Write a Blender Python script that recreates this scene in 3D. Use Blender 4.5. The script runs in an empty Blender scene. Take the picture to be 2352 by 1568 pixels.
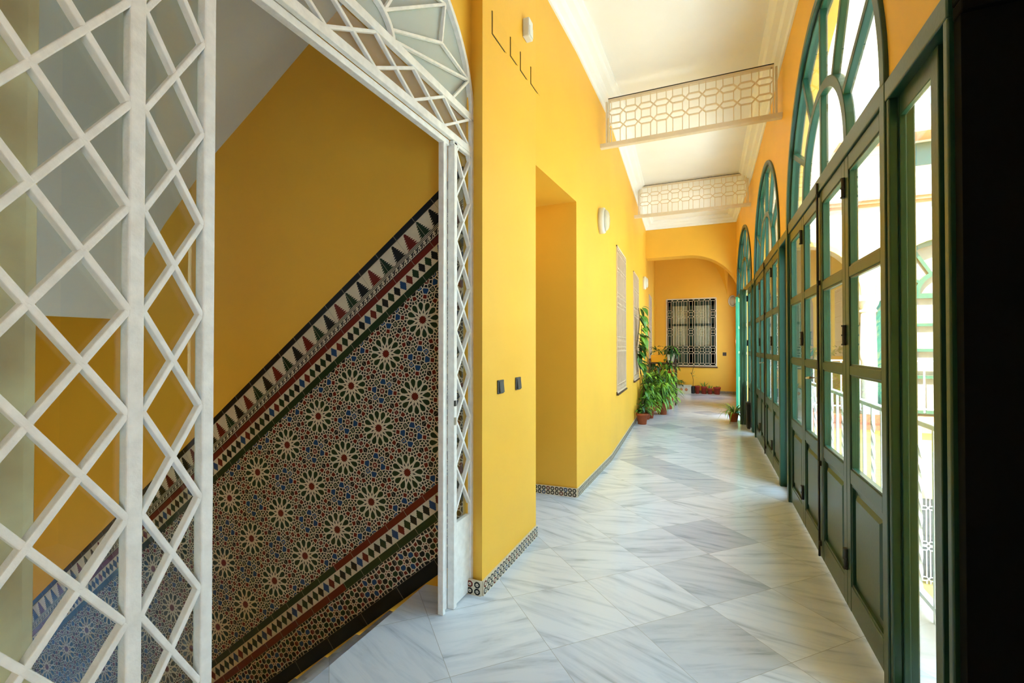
import bpy, bmesh, math, random
from math import sin, cos, pi, radians, sqrt, atan, hypot
from mathutils import Vector, Matrix
random.seed(7)
S = bpy.context.scene
C = S.collection

# ------------------------------------------------------------------ materials
MATS = {}
def new_mat(name):
    m = bpy.data.materials.new(name); m.use_nodes = True
    return m, m.node_tree.nodes, m.node_tree.links, m.node_tree.nodes['Principled BSDF']

def mat(name, col, rough=0.5, noise=0.0, scale=6.0, bump=0.0, bscale=40.0, metal=0.0, coat=0.0, spec=0.5):
    if name in MATS: return MATS[name]
    m, n, l, b = new_mat(name)
    b.inputs['Roughness'].default_value = rough
    b.inputs['Metallic'].default_value = metal
    b.inputs['Specular IOR Level'].default_value = spec
    b.inputs['Coat Weight'].default_value = coat
    c = (*col, 1)
    b.inputs['Base Color'].default_value = c
    tc = n.new('ShaderNodeTexCoord')
    if noise > 0:
        t = n.new('ShaderNodeTexNoise'); t.inputs['Scale'].default_value = scale; t.inputs['Detail'].default_value = 5
        r = n.new('ShaderNodeValToRGB')
        r.color_ramp.elements[0].position = 0.3; r.color_ramp.elements[1].position = 0.7
        r.color_ramp.elements[0].color = (*[x * (1 - noise) for x in col], 1)
        r.color_ramp.elements[1].color = (*[min(1, x * (1 + noise * .5)) for x in col], 1)
        l.new(tc.outputs['Object'], t.inputs['Vector']); l.new(t.outputs['Fac'], r.inputs['Fac'])
        l.new(r.outputs['Color'], b.inputs['Base Color'])
    if bump > 0:
        t2 = n.new('ShaderNodeTexNoise'); t2.inputs['Scale'].default_value = bscale; t2.inputs['Detail'].default_value = 4
        bp = n.new('ShaderNodeBump'); bp.inputs['Strength'].default_value = bump; bp.inputs['Distance'].default_value = 0.01
        l.new(tc.outputs['Object'], t2.inputs['Vector']); l.new(t2.outputs['Fac'], bp.inputs['Height'])
        l.new(bp.outputs['Normal'], b.inputs['Normal'])
    MATS[name] = m
    return m

YEL = mat('yellow_plaster', (0.92, 0.505, 0.045), 0.55, 0.05, 1.5, 0.06, 30)
WHITE = mat('white_plaster', (0.94, 0.94, 0.93), 0.7, 0.03, 2.0)
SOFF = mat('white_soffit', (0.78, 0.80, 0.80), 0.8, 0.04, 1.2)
IRON = mat('white_painted_iron', (0.90, 0.87, 0.81), 0.4, 0.10, 25.0, 0.25, 60)
WOODW = mat('white_painted_wood', (0.78, 0.66, 0.50), 0.5, 0.05, 8)
GREEN = mat('green_gloss_paint', (0.014, 0.064, 0.036), 0.3, 0.10, 12, 0.05, 90)
GREEN_LIT = mat('green_paint_lit', (0.02, 0.22, 0.12), 0.35, 0.10, 12)  # lit copy of the door green, daylight put into the colour
DARKW = mat('near_black_shade', (0.002, 0.0022, 0.0016), 0.85, 0.2, 6, spec=0.06)  # shade on the right-hand panel is put into this near-black colour
BLACK = mat('black_metal', (0.012, 0.012, 0.012), 0.4)
STEEL = mat('brushed_metal', (0.55, 0.5, 0.4), 0.3, metal=1.0)
STONE = mat('beige_marble', (0.96, 0.70, 0.46), 0.45, 0.42, 4, 0.08, 30)
TERRA = mat('terracotta', (0.45, 0.10, 0.03), 0.8, 0.15, 20)
TERRAC = mat('terracotta_cornice', (0.55, 0.20, 0.09), 0.8, 0.12, 15)
REDPOT = mat('red_clay', (0.36, 0.035, 0.015), 0.6, 0.15, 20)
SOIL = mat('soil', (0.03, 0.02, 0.012), 0.95)
LEAF = mat('leaf_green', (0.08, 0.25, 0.025), 0.4, 0.45, 9)
LEAFL = mat('leaf_light', (0.22, 0.45, 0.035), 0.4, 0.4, 9)
LEAFD = mat('leaf_dark', (0.02, 0.075, 0.018), 0.35, 0.4, 9)
STEM = mat('stem_brown', (0.07, 0.045, 0.02), 0.8)
BROWN = mat('dark_brown_wood', (0.06, 0.025, 0.012), 0.5, 0.3, 20)
CURT = mat('cream_curtain', (0.62, 0.56, 0.44), 0.9, 0.15, 14)
CREAM = mat('tile_cream', (0.68, 0.59, 0.43), 0.28, 0.08, 20, spec=0.3)
TBLACK = mat('tile_black', (0.008, 0.009, 0.010), 0.25, spec=0.22)
TGREEN = mat('tile_green', (0.012, 0.030, 0.012), 0.25, spec=0.22)
TRED = mat('tile_red', (0.13, 0.012, 0.008), 0.25, spec=0.22)
TBLUE = mat('tile_blue', (0.012, 0.05, 0.14), 0.25, spec=0.22)
GROUT = mat('grout', (0.35, 0.30, 0.22), 0.8)
FACADE = mat('facade_white', (0.50, 0.45, 0.32), 0.8, 0.03, 2)
FYEL = mat('facade_yellow', (0.58, 0.40, 0.11), 0.7, 0.03, 2)
PLAST = mat('grey_plastic', (0.05, 0.055, 0.06), 0.35)
PLASTW = mat('white_plastic', (0.75, 0.74, 0.70), 0.35)
GRILL = mat('tan_white_grille', (0.76, 0.58, 0.42), 0.5, 0.08, 10)
SHUT = mat('pale_shutter', (0.60, 0.44, 0.32), 0.6, 0.05, 8)
WAX = mat('planter_white', (0.62, 0.60, 0.50), 0.5, 0.1, 10)
ORANGE = mat('planter_yellow', (0.85, 0.36, 0.01), 0.4)

def glass(name, tint=(1, 1, 1), rough=0.0, ior=1.5):
    m = bpy.data.materials.new(name); m.use_nodes = True
    n, l = m.node_tree.nodes, m.node_tree.links
    for x in list(n): n.remove(x)
    o = n.new('ShaderNodeOutputMaterial'); mx = n.new('ShaderNodeMixShader')
    t = n.new('ShaderNodeBsdfTransparent'); g = n.new('ShaderNodeBsdfGlossy'); f = n.new('ShaderNodeFresnel')
    ge = n.new('ShaderNodeNewGeometry'); io = n.new('ShaderNodeMix')   # same outside reflectance on both faces of a thin pane
    io.inputs[2].default_value = ior; io.inputs[3].default_value = 1 / ior
    l.new(ge.outputs['Backfacing'], io.inputs[0]); l.new(io.outputs[0], f.inputs['IOR'])
    g.inputs['Roughness'].default_value = rough
    t.inputs['Color'].default_value = (*tint, 1)
    l.new(f.outputs[0], mx.inputs[0]); l.new(t.outputs[0], mx.inputs[1]); l.new(g.outputs[0], mx.inputs[2])
    l.new(mx.outputs[0], o.inputs['Surface'])
    MATS[name] = m
    return m
GLASS = glass('window_glass', (0.94, 0.98, 0.96))
def frosted(name, col, k):
    m = glass(name); n, l = m.node_tree.nodes, m.node_tree.links
    mx = [x for x in n if x.type == 'MIX_SHADER'][0]; t = [x for x in n if x.type == 'BSDF_TRANSPARENT'][0]
    d = n.new('ShaderNodeBsdfDiffuse'); d.inputs[0].default_value = (*col, 1); m2 = n.new('ShaderNodeMixShader'); m2.inputs[0].default_value = k
    l.new(t.outputs[0], m2.inputs[1]); l.new(d.outputs[0], m2.inputs[2]); l.new(m2.outputs[0], mx.inputs[1])
    return m
FROST = frosted('frosted_glass', (.72, .84, .82), .38)
MILK = frosted('dusty_glass', (.75, .72, .62), .10)
DUSK = glass('tinted_glass', (.30, .38, .46))
GLASSL = frosted('lamp_glass', (.80, .78, .68), .55)

def marble_mat():
    m, n, l, b = new_mat('marble_floor')
    tc = n.new('ShaderNodeTexCoord')
    mp = n.new('ShaderNodeMapping'); mp.inputs['Rotation'].default_value = (0, 0, radians(-45))
    T = 0.475
    mp.inputs['Scale'].default_value = (1 / T, 1 / T, 1 / T)
    l.new(tc.outputs['Object'], mp.inputs['Vector'])
    fl = n.new('ShaderNodeVectorMath'); fl.operation = 'FLOOR'; l.new(mp.outputs[0], fl.inputs[0])
    fr = n.new('ShaderNodeVectorMath'); fr.operation = 'FRACTION'; l.new(mp.outputs[0], fr.inputs[0])
    # tiles are laid at z=0: kill the z term so the id only depends on x and y
    fx = n.new('ShaderNodeVectorMath'); fx.operation = 'MULTIPLY'; fx.inputs[1].default_value = (1, 1, 0)
    l.new(fl.outputs[0], fx.inputs[0])
    wn = n.new('ShaderNodeTexWhiteNoise'); wn.noise_dimensions = '3D'; l.new(fx.outputs[0], wn.inputs['Vector'])
    # vein coordinates: rotated per tile
    vr = n.new('ShaderNodeVectorRotate'); vr.rotation_type = 'Z_AXIS'
    ma = n.new('ShaderNodeMath'); ma.operation = 'MULTIPLY'; ma.inputs[1].default_value = 1.2
    l.new(wn.outputs['Value'], ma.inputs[0]); l.new(ma.outputs[0], vr.inputs['Angle'])
    ofs = n.new('ShaderNodeVectorMath'); ofs.operation = 'MULTIPLY_ADD'
    ofs.inputs[1].default_value = (13, 7, 0); l.new(wn.outputs['Color'], ofs.inputs[0]); l.new(mp.outputs[0], ofs.inputs[2])
    l.new(ofs.outputs[0], vr.inputs['Vector'])
    st = n.new('ShaderNodeMapping'); st.inputs['Scale'].default_value = (0.7, 5.5, 1); l.new(vr.outputs[0], st.inputs['Vector'])
    no = n.new('ShaderNodeTexNoise'); no.inputs['Scale'].default_value = 1.3; no.inputs['Detail'].default_value = 8
    no.inputs['Roughness'].default_value = 0.62; no.inputs['Distortion'].default_value = 0.5
    l.new(st.outputs[0], no.inputs['Vector'])
    vein = n.new('ShaderNodeValToRGB')
    e = vein.color_ramp.elements
    e[0].position = 0.28; e[0].color = (0.40, 0.44, 0.50, 1)
    e[1].position = 0.55; e[1].color = (0.74, 0.78, 0.84, 1)
    x = vein.color_ramp.elements.new(0.43); x.color = (0.64, 0.69, 0.76, 1)
    l.new(no.outputs['Fac'], vein.inputs['Fac'])
    # tile to tile tone
    tone = n.new('ShaderNodeValToRGB')
    t = tone.color_ramp.elements
    t[0].position = 0.0; t[0].color = (0.62, 0.64, 0.68, 1)
    t[1].position = 0.30; t[1].color = (0.92, 0.91, 0.90, 1)
    y = tone.color_ramp.elements.new(0.9); y.color = (1.0, 0.98, 0.95, 1)
    y = tone.color_ramp.elements.new(0.14); y.color = (0.80, 0.80, 0.80, 1)
    sx = n.new('ShaderNodeSeparateColor'); l.new(wn.outputs['Color'], sx.inputs[0])
    l.new(sx.outputs[1], tone.inputs['Fac'])
    mul = n.new('ShaderNodeMix'); mul.data_type = 'RGBA'; mul.blend_type = 'MULTIPLY'; mul.inputs[0].default_value = 1
    l.new(vein.outputs[0], mul.inputs[6]); l.new(tone.outputs[0], mul.inputs[7])
    # joints
    sp = n.new('ShaderNodeSeparateXYZ'); l.new(fr.outputs[0], sp.inputs[0])
    def edge(sock):
        a = n.new('ShaderNodeMath'); a.operation = 'SUBTRACT'; a.inputs[1].default_value = 0.5; l.new(sock, a.inputs[0])
        c = n.new('ShaderNodeMath'); c.operation = 'ABSOLUTE'; l.new(a.outputs[0], c.inputs[0])
        g = n.new('ShaderNodeMath'); g.operation = 'GREATER_THAN'; g.inputs[1].default_value = 0.4975; l.new(c.outputs[0], g.inputs[0])
        return g.outputs[0]
    mxx = n.new('ShaderNodeMath'); mxx.operation = 'MAXIMUM'
    l.new(edge(sp.outputs[0]), mxx.inputs[0]); l.new(edge(sp.outputs[1]), mxx.inputs[1])
    jm = n.new('ShaderNodeMix'); jm.data_type = 'RGBA'
    l.new(mxx.outputs[0], jm.inputs[0]); l.new(mul.outputs[2], jm.inputs[6]); jm.inputs[7].default_value = (0.40, 0.39, 0.37, 1)
    l.new(jm.outputs[2], b.inputs['Base Color'])
    b.inputs['Roughness'].default_value = 0.17
    b.inputs['Specular IOR Level'].default_value = 0.5
    MATS['marble_floor'] = m
    return m
MARBLE = marble_mat()

# ------------------------------------------------------------------ mesh helpers
ORIG = {}
class MB:
    def __init__(self, tf=None):
        self.v = []; self.f = []; self.mi = []; self.tf = tf
    def add(self, vs, fs, mi=0):
        o = len(self.v)
        for p in vs: self.v.append(self.tf(*p) if self.tf else tuple(p))
        for f in fs: self.f.append([o + i for i in f]); self.mi.append(mi)
    def box(self, x0, x1, y0, y1, z0, z1, mi=0):
        vs = [(x, y, z) for x in (x0, x1) for y in (y0, y1) for z in (z0, z1)]
        self.add(vs, [(0, 1, 3, 2), (4, 6, 7, 5), (0, 4, 5, 1), (2, 3, 7, 6), (0, 2, 6, 4), (1, 5, 7, 3)], mi)
    def quad(self, a, b, c, d, mi=0): self.add([a, b, c, d], [(0, 1, 2, 3)], mi)
    def prism(self, poly, d0, d1, mi=0, jit=False):           # poly of (t,z), extruded along d
        n = len(poly)
        if jit: self.k = (getattr(self, 'k', 0) + 1) % 7; d0 += self.k * .00035; d1 += self.k * .00035
        vs = [(t, d0, z) for t, z in poly] + [(t, d1, z) for t, z in poly]
        fs = [list(range(n))[::-1], list(range(n, 2 * n))] + [(i, (i + 1) % n, n + (i + 1) % n, n + i) for i in range(n)]
        self.add(vs, fs, mi)
    def bar(self, p, q, w, d0, d1, mi=0, ext=0.0): # flat bar in the (t,z) plane
        dx, dz = q[0] - p[0], q[1] - p[1]; L = hypot(dx, dz)
        ux, uz = dx / L, dz / L; nx, nz = -uz * w / 2, ux * w / 2
        p = (p[0] - ux * ext, p[1] - uz * ext); q = (q[0] + ux * ext, q[1] + uz * ext)
        self.prism([(p[0] + nx, p[1] + nz), (q[0] + nx, q[1] + nz), (q[0] - nx, q[1] - nz), (p[0] - nx, p[1] - nz)], d0, d1, mi, True)
    def ring(self, cx, cz, a0, b0, a1, b1, t0, t1, d0, d1, n=32, mi=0, e=2.0):  # elliptical arc band
        def P(a, b, t):
            c, s = cos(t), sin(t)
            k = 2.0 / e
            return (cx + a * math.copysign(abs(c) ** k, c), cz + b * math.copysign(abs(s) ** k, s))
        vs = []
        for i in range(n + 1):
            u = t0 + (t1 - t0) * i / n; p, q = P(a0, b0, u), P(a1, b1, u)
            vs += [(p[0], d0, p[1]), (q[0], d0, q[1]), (q[0], d1, q[1]), (p[0], d1, p[1])]
        fs = [(0, 1, 2, 3), (4 * n + 3, 4 * n + 2, 4 * n + 1, 4 * n)]
        for i in range(n):
            for k in range(4): fs.append((4 * i + k, 4 * i + (k + 1) % 4, 4 * i + 4 + (k + 1) % 4, 4 * i + 4 + k))
        self.add(vs, fs, mi)
    def lathe(self, c, prof, n=20, mi=0, sx=1, sy=1):  # prof: (r,z) bottom to top
        vs = []; fs = []
        for r, z in prof:
            for i in range(n):
                a = 2 * pi * i / n; vs.append((c[0] + r * cos(a) * sx, c[1] + r * sin(a) * sy, c[2] + z))
        for k in range(len(prof) - 1):
            for i in range(n):
                j = (i + 1) % n
                fs.append((k * n + i, k * n + j, (k + 1) * n + j, (k + 1) * n + i))
        fs.append(list(range(n))[::-1]); fs.append([(len(prof) - 1) * n + i for i in range(n)])
        self.add(vs, fs, mi)
    def tube(self, pts, r, n=6, mi=0):
        pts = [Vector(p) for p in pts]; vs = []; fs = []
        for k, p in enumerate(pts):
            t = (pts[min(k + 1, len(pts) - 1)] - pts[max(k - 1, 0)]).normalized()
            a = t.orthogonal().normalized() if abs(t.z) < .9 else Vector((1, 0, 0)).cross(t).normalized()
            b = t.cross(a)
            rr = r[k] if isinstance(r, (list, tuple)) else r
            for i in range(n):
                an = 2 * pi * i / n; vs.append(tuple(p + a * cos(an) * rr + b * sin(an) * rr))
        for k in range(len(pts) - 1):
            for i in range(n):
                j = (i + 1) % n; fs.append((k * n + i, k * n + j, (k + 1) * n + j, (k + 1) * n + i))
        fs.append(list(range(n))[::-1]); fs.append([(len(pts) - 1) * n + i for i in range(n)])
        self.add(vs, fs, mi)
    def leaf(self, p, d, L, w, droop=0.4, mi=0, fold=0.25):
        p = Vector(p); d = Vector(d).normalized()
        s = d.cross(Vector((0, 0, 1)))
        if s.length < .05: s = Vector((1, 0, 0))
        s.normalize(); up = s.cross(d)
        vs = []; prof = [0.12, 0.8, 1.0, 0.62, 0.04]
        for i, k in enumerate(prof):
            f = i / 4
            c = p + d * L * f - Vector((0, 0, 1)) * droop * L * f * f
            vs += [tuple(c - s * w / 2 * k + up * w * fold * k * .5), tuple(c), tuple(c + s * w / 2 * k + up * w * fold * k * .5)]
        fs = []
        for i in range(4):
            a = i * 3; fs += [(a, a + 1, a + 4, a + 3), (a + 1, a + 2, a + 5, a + 4)]
        self.add(vs, fs, mi)
    def build(self, name, mats, parent=None, smooth=False, bevel=0.0, origin=None, recalc=True):
        if not isinstance(mats, (list, tuple)): mats = [mats]
        if name in ('foliage', 'stem'):
            self.v = [(max(p[0], lw(p[1]) + .012), p[1], p[2]) if 8 < p[1] < 13.6 and p[0] < -.4 else p for p in self.v]
        me = bpy.data.meshes.new(name)
        o = Vector(origin) if origin else (ORIG[parent.name] if parent else Vector((0, 0, 0)))
        me.from_pydata([tuple(Vector(p) - o) for p in self.v], [], self.f)
        for m in mats: me.materials.append(m)
        me.polygons.foreach_set('material_index', self.mi)
        if recalc:
            bm = bmesh.new(); bm.from_mesh(me); bmesh.ops.recalc_face_normals(bm, faces=bm.faces); bm.to_mesh(me); bm.free()
        if smooth: me.polygons.foreach_set('use_smooth', [True] * len(me.polygons))
        me.update()
        ob = bpy.data.objects.new(name, me); C.objects.link(ob)
        if parent: ob.parent = parent; ORIG[ob.name] = o
        else: ob.location = o; ORIG[ob.name] = o
        if bevel:
            b = ob.modifiers.new('bevel', 'BEVEL'); b.width = bevel; b.segments = 2; b.limit_method = 'ANGLE'; b.angle_limit = radians(40)
        return ob

def tag(o, label=None, cat=None, group=None, kind=None):
    if label: o['label'] = label
    if cat: o['category'] = cat
    if group: o['group'] = group
    if kind: o['kind'] = kind
    return o
def thing(name, loc, label=None, cat=None, group=None, kind=None):
    o = bpy.data.objects.new(name, None); C.objects.link(o); o.location = loc
    o.empty_display_size = 0.1
    ORIG[o.name] = Vector(loc)
    return tag(o, label, cat, group, kind)
def dup(root, loc, rotz=0.0):
    r = root.copy(); C.objects.link(r); r.location = loc; r.rotation_euler = (0, 0, rotz)
    ORIG[r.name] = Vector(loc)
    for ch in list(root.children):
        c = ch.copy(); C.objects.link(c); c.parent = r
        for g in list(ch.children):
            d = g.copy(); C.objects.link(d); d.parent = c
    return r
def XP(x0):   # plane parallel to the corridor: (t=y, d=+x, z)
    return lambda t, d, z: (x0 + d, t, z)
def YP(y0):   # plane across the corridor: (t=x, d=+y, z)
    return lambda t, d, z: (t, y0 + d, z)
def struct(o): o['kind'] = 'structure'; return o

HC = 4.32           # ceiling height
# ------------------------------------------------------------------ left wall line
def lw(y):
    if y <= 3.2: return -1.17
    if y <= 4.13: return -1.17 + .05 * (y - 3.2) / .93
    if y <= 5.6: return -1.12 + .03 * (y - 4.13) / 1.47
    return -1.09 - .0446 * (y - 5.6)

# floor (corridor, landing, end bay)
m = MB()
m.box(-1.53, 1.75, -2.5, 2.62, -.25, 0)
m.box(-2.2, .82, 2.62, 15.2, -.25, 0)
struct(m.build('floor', MARBLE))
m = MB(); m.box(-2.6, 1.75, -2.6, 11.6, HC, HC + .2)
struct(m.build('ceiling', WHITE))

# left wall
m = MB()
BK = -2.15
def wseg(y0, y1, z0, z1, mb=m):
    a, b = lw(y0), lw(y1)
    mb.add([(a, y0, z0), (b, y1, z0), (b, y1, z1), (a, y0, z1), (BK, y0, z0), (BK, y1, z0), (BK, y1, z1), (BK, y0, z1)],
           [(0, 1, 2, 3), (4, 7, 6, 5), (0, 4, 5, 1), (3, 2, 6, 7), (0, 3, 7, 4), (1, 5, 6, 2)])
# pillar between stair arch and recess (its stair side follows the stair wall)
pts = [(-1.17, 2.297), (-1.17, 3.17), (-1.9, 3.17), (-1.9, 2.60), (-1.42, 2.46), (-1.29, 2.40), (-1.29, 2.331), (-1.262, 2.331)]
n = len(pts)
m.add([(x, y, 0) for x, y in pts] + [(x, y, HC) for x, y in pts],
      [list(range(n))[::-1], list(range(n, 2 * n))] + [(i, (i + 1) % n, n + (i + 1) % n, n + i) for i in range(n)])
wseg(3.17, 4.13, 2.75, HC)
m.box(BK, -1.75, 3.17, 4.10, 0, 2.75)
wseg(4.13, 5.6, 0, HC)
# wall openings for the grilled windows: (y0, y1)
GR = [(6.10, 7.10), (8.26, 9.22), (12.1, 13.1)]
ys = 5.6
for g0, g1 in GR[:2]:
    wseg(ys, g0, 0, HC); wseg(g0, g1, 0, .77); wseg(g0, g1, 2.75, HC); ys = g1
wseg(ys, 11.2, 0, HC)
wseg(11.2, 12.1, 0, 4.32); wseg(12.1, 13.1, 0, .77); wseg(12.1, 13.1, 2.75, 4.32); wseg(13.1, 15.2, 0, 4.32)
struct(m.build('wall_left', YEL))
# spandrel wall around the stair arch, set back from the corridor face
m = MB(XP(-1.262))
AC, AA, AB, AE = 1.44, .895, .70, 2.15   # arch centre, half width, rise, exponent
SP = 2.71
def archz(y):
    x = min(1, abs(y - AC) / AA)
    return SP + AB * (1 - x ** AE) ** (1 / AE)
N = 40
for i in range(N):
    t0 = AC - AA + 2 * AA * i / N; t1 = AC - AA + 2 * AA * (i + 1) / N
    m.prism([(t0, archz(t0)), (t1, archz(t1)), (t1, HC), (t0, HC)], -.20, 0.0005)
m.box(-.257, AC - AA, -.20, 0, 2.62, HC)
m.box(-2.6, -.257, -.20, 0, 0, HC)
struct(m.build('wall_left_arch', YEL))
# walls behind the camera and the far right return
m = MB(); m.box(-1.5, 1.75, -2.7, -2.5, 0, HC); struct(m.build('wall_back', YEL))
m = MB(XP(1.7))   # unseen side wall; opening added to brighten lattice, near floor and stairs
for a, b, z0, z1 in ((-2.7, -2.3, 0, HC), (-.9, 1.9, 0, HC), (-2.3, -.9, 0, .3), (-2.3, -.9, 1.95, HC)): m.box(a, b, 0, .15, z0, z1)
struct(m.build('wall_right_rear', YEL))

# recess back door (closed, hardly seen)
m = MB(YP(0)); m.tf = XP(-1.75); m.box(3.3, 4.0, 0, .04, 0, 2.1)
struct(m.build('door_5', BROWN))

# ------------------------------------------------------------------ arch wall and end bay
m = MB(YP(11.2))
def endarch(x):
    c0, R = -.42, 1.10
    if x < c0: return 3.49
    u = min(1, (x - c0) / R)
    return 2.45 + 1.04 * sqrt(max(0, 1 - u ** 2.0))
xs = [-1.40 + (0.70 + 1.40) * i / 48 for i in range(49)]
for a, b in zip(xs, xs[1:]):
    m.prism([(a, endarch(a)), (b, endarch(b)), (b, HC), (a, HC)], 0, .38)
m.box(.68, .82, 0, .38, 0, HC)
struct(m.build('wall_far_arch', YEL))
m = MB(YP(14.75))
for x0, x1, z0, z1 in ((-2.2, -1.15, 0, 4.4), (.235, .95, 0, 4.4), (-1.15, .235, 0, .80), (-1.15, .235, 2.84, 4.4)):
    m.box(x0, x1, 0, .4, z0, z1)
struct(m.build('wall_end', YEL))
m = MB(); m.box(-2.2, .95, 11.58, 15.2, 4.3, 4.45); struct(m.build('ceiling_end', YEL))
m = MB()   # springer of the vault in the far corner
top = [(-.10, 14.76), (.58, 14.76), (.58, 14.2), (.30, 14.3)]
for k in range(8):
    f0, f1 = k / 8, (k + 1) / 8
    def ringp(f):
        s = (1 - f) ** 1.5; px, py = .54, 14.76
        return [(px + (x - px) * s, py + (y - py) * s, 4.32 - 1.50 * f) for x, y in top]
    A, B = ringp(f0), ringp(f1)
    m.add(A + B, [(i, (i + 1) % 4, 4 + (i + 1) % 4, 4 + i) for i in range(4)])
struct(m.build('trim_5', YEL))
m = MB(XP(.80))   # right side of the end bay: a broad opening above a parapet
m.box(11.58, 11.9, 0, .15, 0, 4.4); m.box(14.2, 14.8, 0, .15, 0, 4.4); m.box(11.9, 14.2, 0, .15, 0, .5); m.box(11.9, 14.2, 0, .15, 2.9, 4.4)
struct(m.build('wall_right_end', YEL))

# ------------------------------------------------------------------ right wall with arched openings
ZT = 2.47   # springing / transom
RISE = 1.22
W1, W2 = (2.285, 4.80), (5.28, 7.96)
m = MB(XP(.68))
def archwall(mb, t0, t1, N=40):
    c, R = (t0 + t1) / 2, (t1 - t0) / 2
    f = lambda t: ZT + RISE * sqrt(max(0, 1 - ((t - c) / R) ** 2))
    for i in range(N):
        a0, a1 = pi - pi * i / N, pi - pi * (i + 1) / N
        y0, y1 = c + R * cos(a0), c + R * cos(a1)
        mb.prism([(y0, f(y0)), (y1, f(y1)), (y1, 4.9), (y0, 4.9)], 0, .16)
archwall(m, *W1); archwall(m, *W2)
for a, b in ((1.76, 2.285), (4.80, 5.28), (7.96, 8.36)): m.box(a, b, 0, .16, ZT, 4.9)
struct(m.build('wall_right', YEL))
# third bay is turned a little inwards
P3 = Vector((.68, 8.36)); D3 = (Vector((.60, 11.2)) - P3).normalized()
def TF3(t, d, z):
    q = P3 + D3 * t + Vector((D3.y, -D3.x)) * d
    return (q.x, q.y, z)
W3 = (.06, 2.70)
m = MB(TF3); archwall(m, *W3); m.box(0, .06, 0, .16, 0, 4.9); m.box(2.70, 2.86, 0, .16, 0, 4.9)
struct(m.build('wall_right_far', YEL))

# cornices
def cornice_profile(): return [(0, 0), (.02, 0), (.03, .035), (.07, .05), (.09, .09), (.14, .105), (.16, .135), (.19, .15), (.19, .17), (0, .17)]
def sweep(mb, pts, side):   # pts: list of (x,y) at the wall; side: unit inward
    pr = cornice_profile(); n = len(pr); vs = []; fs = []
    for x, y in pts:
        for u, z in pr: vs.append((x + side[0] * u, y + side[1] * u, HC - .165 + z))
    for k in range(len(pts) - 1):
        for i in range(n):
            j = (i + 1) % n; fs.append((k * n + i, k * n + j, (k + 1) * n + j, (k + 1) * n + i))
    fs.append(list(range(n))[::-1]); fs.append([(len(pts) - 1) * n + i for i in range(n)])
    mb.add(vs, fs)
m = MB(); sweep(m, [(-1.175, 2.297)] + [(lw(y) - .004, y) for y in (3.2, 4.13, 5.6, 8, 11.2)], (1, 0)); struct(m.build('trim_1', WHITE))
m = MB(); sweep(m, [(-1.266, -2.5), (-1.266, 2.297)], (1, 0)); struct(m.build('trim_2', WHITE))
m = MB(); sweep(m, [(-1.335, 11.196), (.60, 11.196)], (0, -1)); struct(m.build('trim_4', WHITE))
m = MB(); sweep(m, [(.684, 1.76), (.684, 8.36), (.604, 11.2)], (-1, 0)); struct(m.build('trim_3', WHITE))

# ------------------------------------------------------------------ tiled skirting
def inset(poly, o, ex, ey, nrm, off): return [tuple(o + ex * x + ey * y + nrm * off) for x, y in poly]
def ngon(cx, cy, r, n, a0=0.0, r2=None):
    if r2 is None: return [(cx + r * cos(a0 + 2 * pi * i / n), cy + r * sin(a0 + 2 * pi * i / n)) for i in range(n)]
    out = []
    for i in range(n * 2):
        rr = r if i % 2 == 0 else r2; a = a0 + pi * i / n
        out.append((cx + rr * cos(a), cy + rr * sin(a)))
    return out
SK = .082
def skirting(name, path):
    m = MB(); th = .012
    for (x0, y0), (x1, y1) in zip(path, path[1:]):
        a, b = Vector((x0, y0, 0)), Vector((x1, y1, 0)); ex = (b - a); L = ex.length; ex.normalize()
        ez = Vector((0, 0, 1)); nr = ez.cross(ex) * -1      # outward is to the right of travel
        # solid strip
        p = [a, b, b + nr * th, a + nr * th]
        m.add([tuple(q) for q in p] + [tuple(q + ez * SK) for q in p], [(0, 1, 2, 3), (4, 7, 6, 5), (0, 4, 5, 1), (1, 5, 6, 2), (2, 6, 7, 3), (3, 7, 4, 0)], 0)
        c = SK / 2; nc = max(1, int(round(L / c))); c2 = L / nc
        o = a + nr * th
        for i in range(nc):
            for j in range(2):
                cx, cy = (i + .5) * c2, (j + .5) * c * .93 + .003
                k = (i + j) % 4
                m.add(inset(ngon(cx, cy, c * .47, 8, pi / 8), o, ex, ez, nr, .0006), [list(range(8))], (1, 2, 1, 3)[(i // 2 + j) % 4] if (i + j) % 2 else 1)
                m.add(inset(ngon(cx, cy, c * .29, 8, 0, c * .2), o, ex, ez, nr, .0012), [list(range(16))], 0)
                m.add(inset(ngon(cx, cy, c * .08, 6), o, ex, ez, nr, .0016), [list(range(6))], 3)
        m.add(inset([(0, SK * .965), (L, SK * .965), (L, SK), (0, SK)], o, ex, ez, nr, .0008), [(0, 1, 2, 3)], 0)
    return struct(m.build(name, [CREAM, TBLACK, TRED, TBLUE], recalc=False))
skirting('baseboard_left', [(-1.262, 2.297 - .004), (-1.17, 2.297 - .004), (-1.168, 3.17)])
skirting('baseboard_recess', [(-1.75, 4.098), (-1.118, 4.128), (lw(5.6) + .002, 5.6), (lw(11.2) + .002, 11.2), (lw(14.7) + .002, 14.7), (.79, 14.745)])

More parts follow.
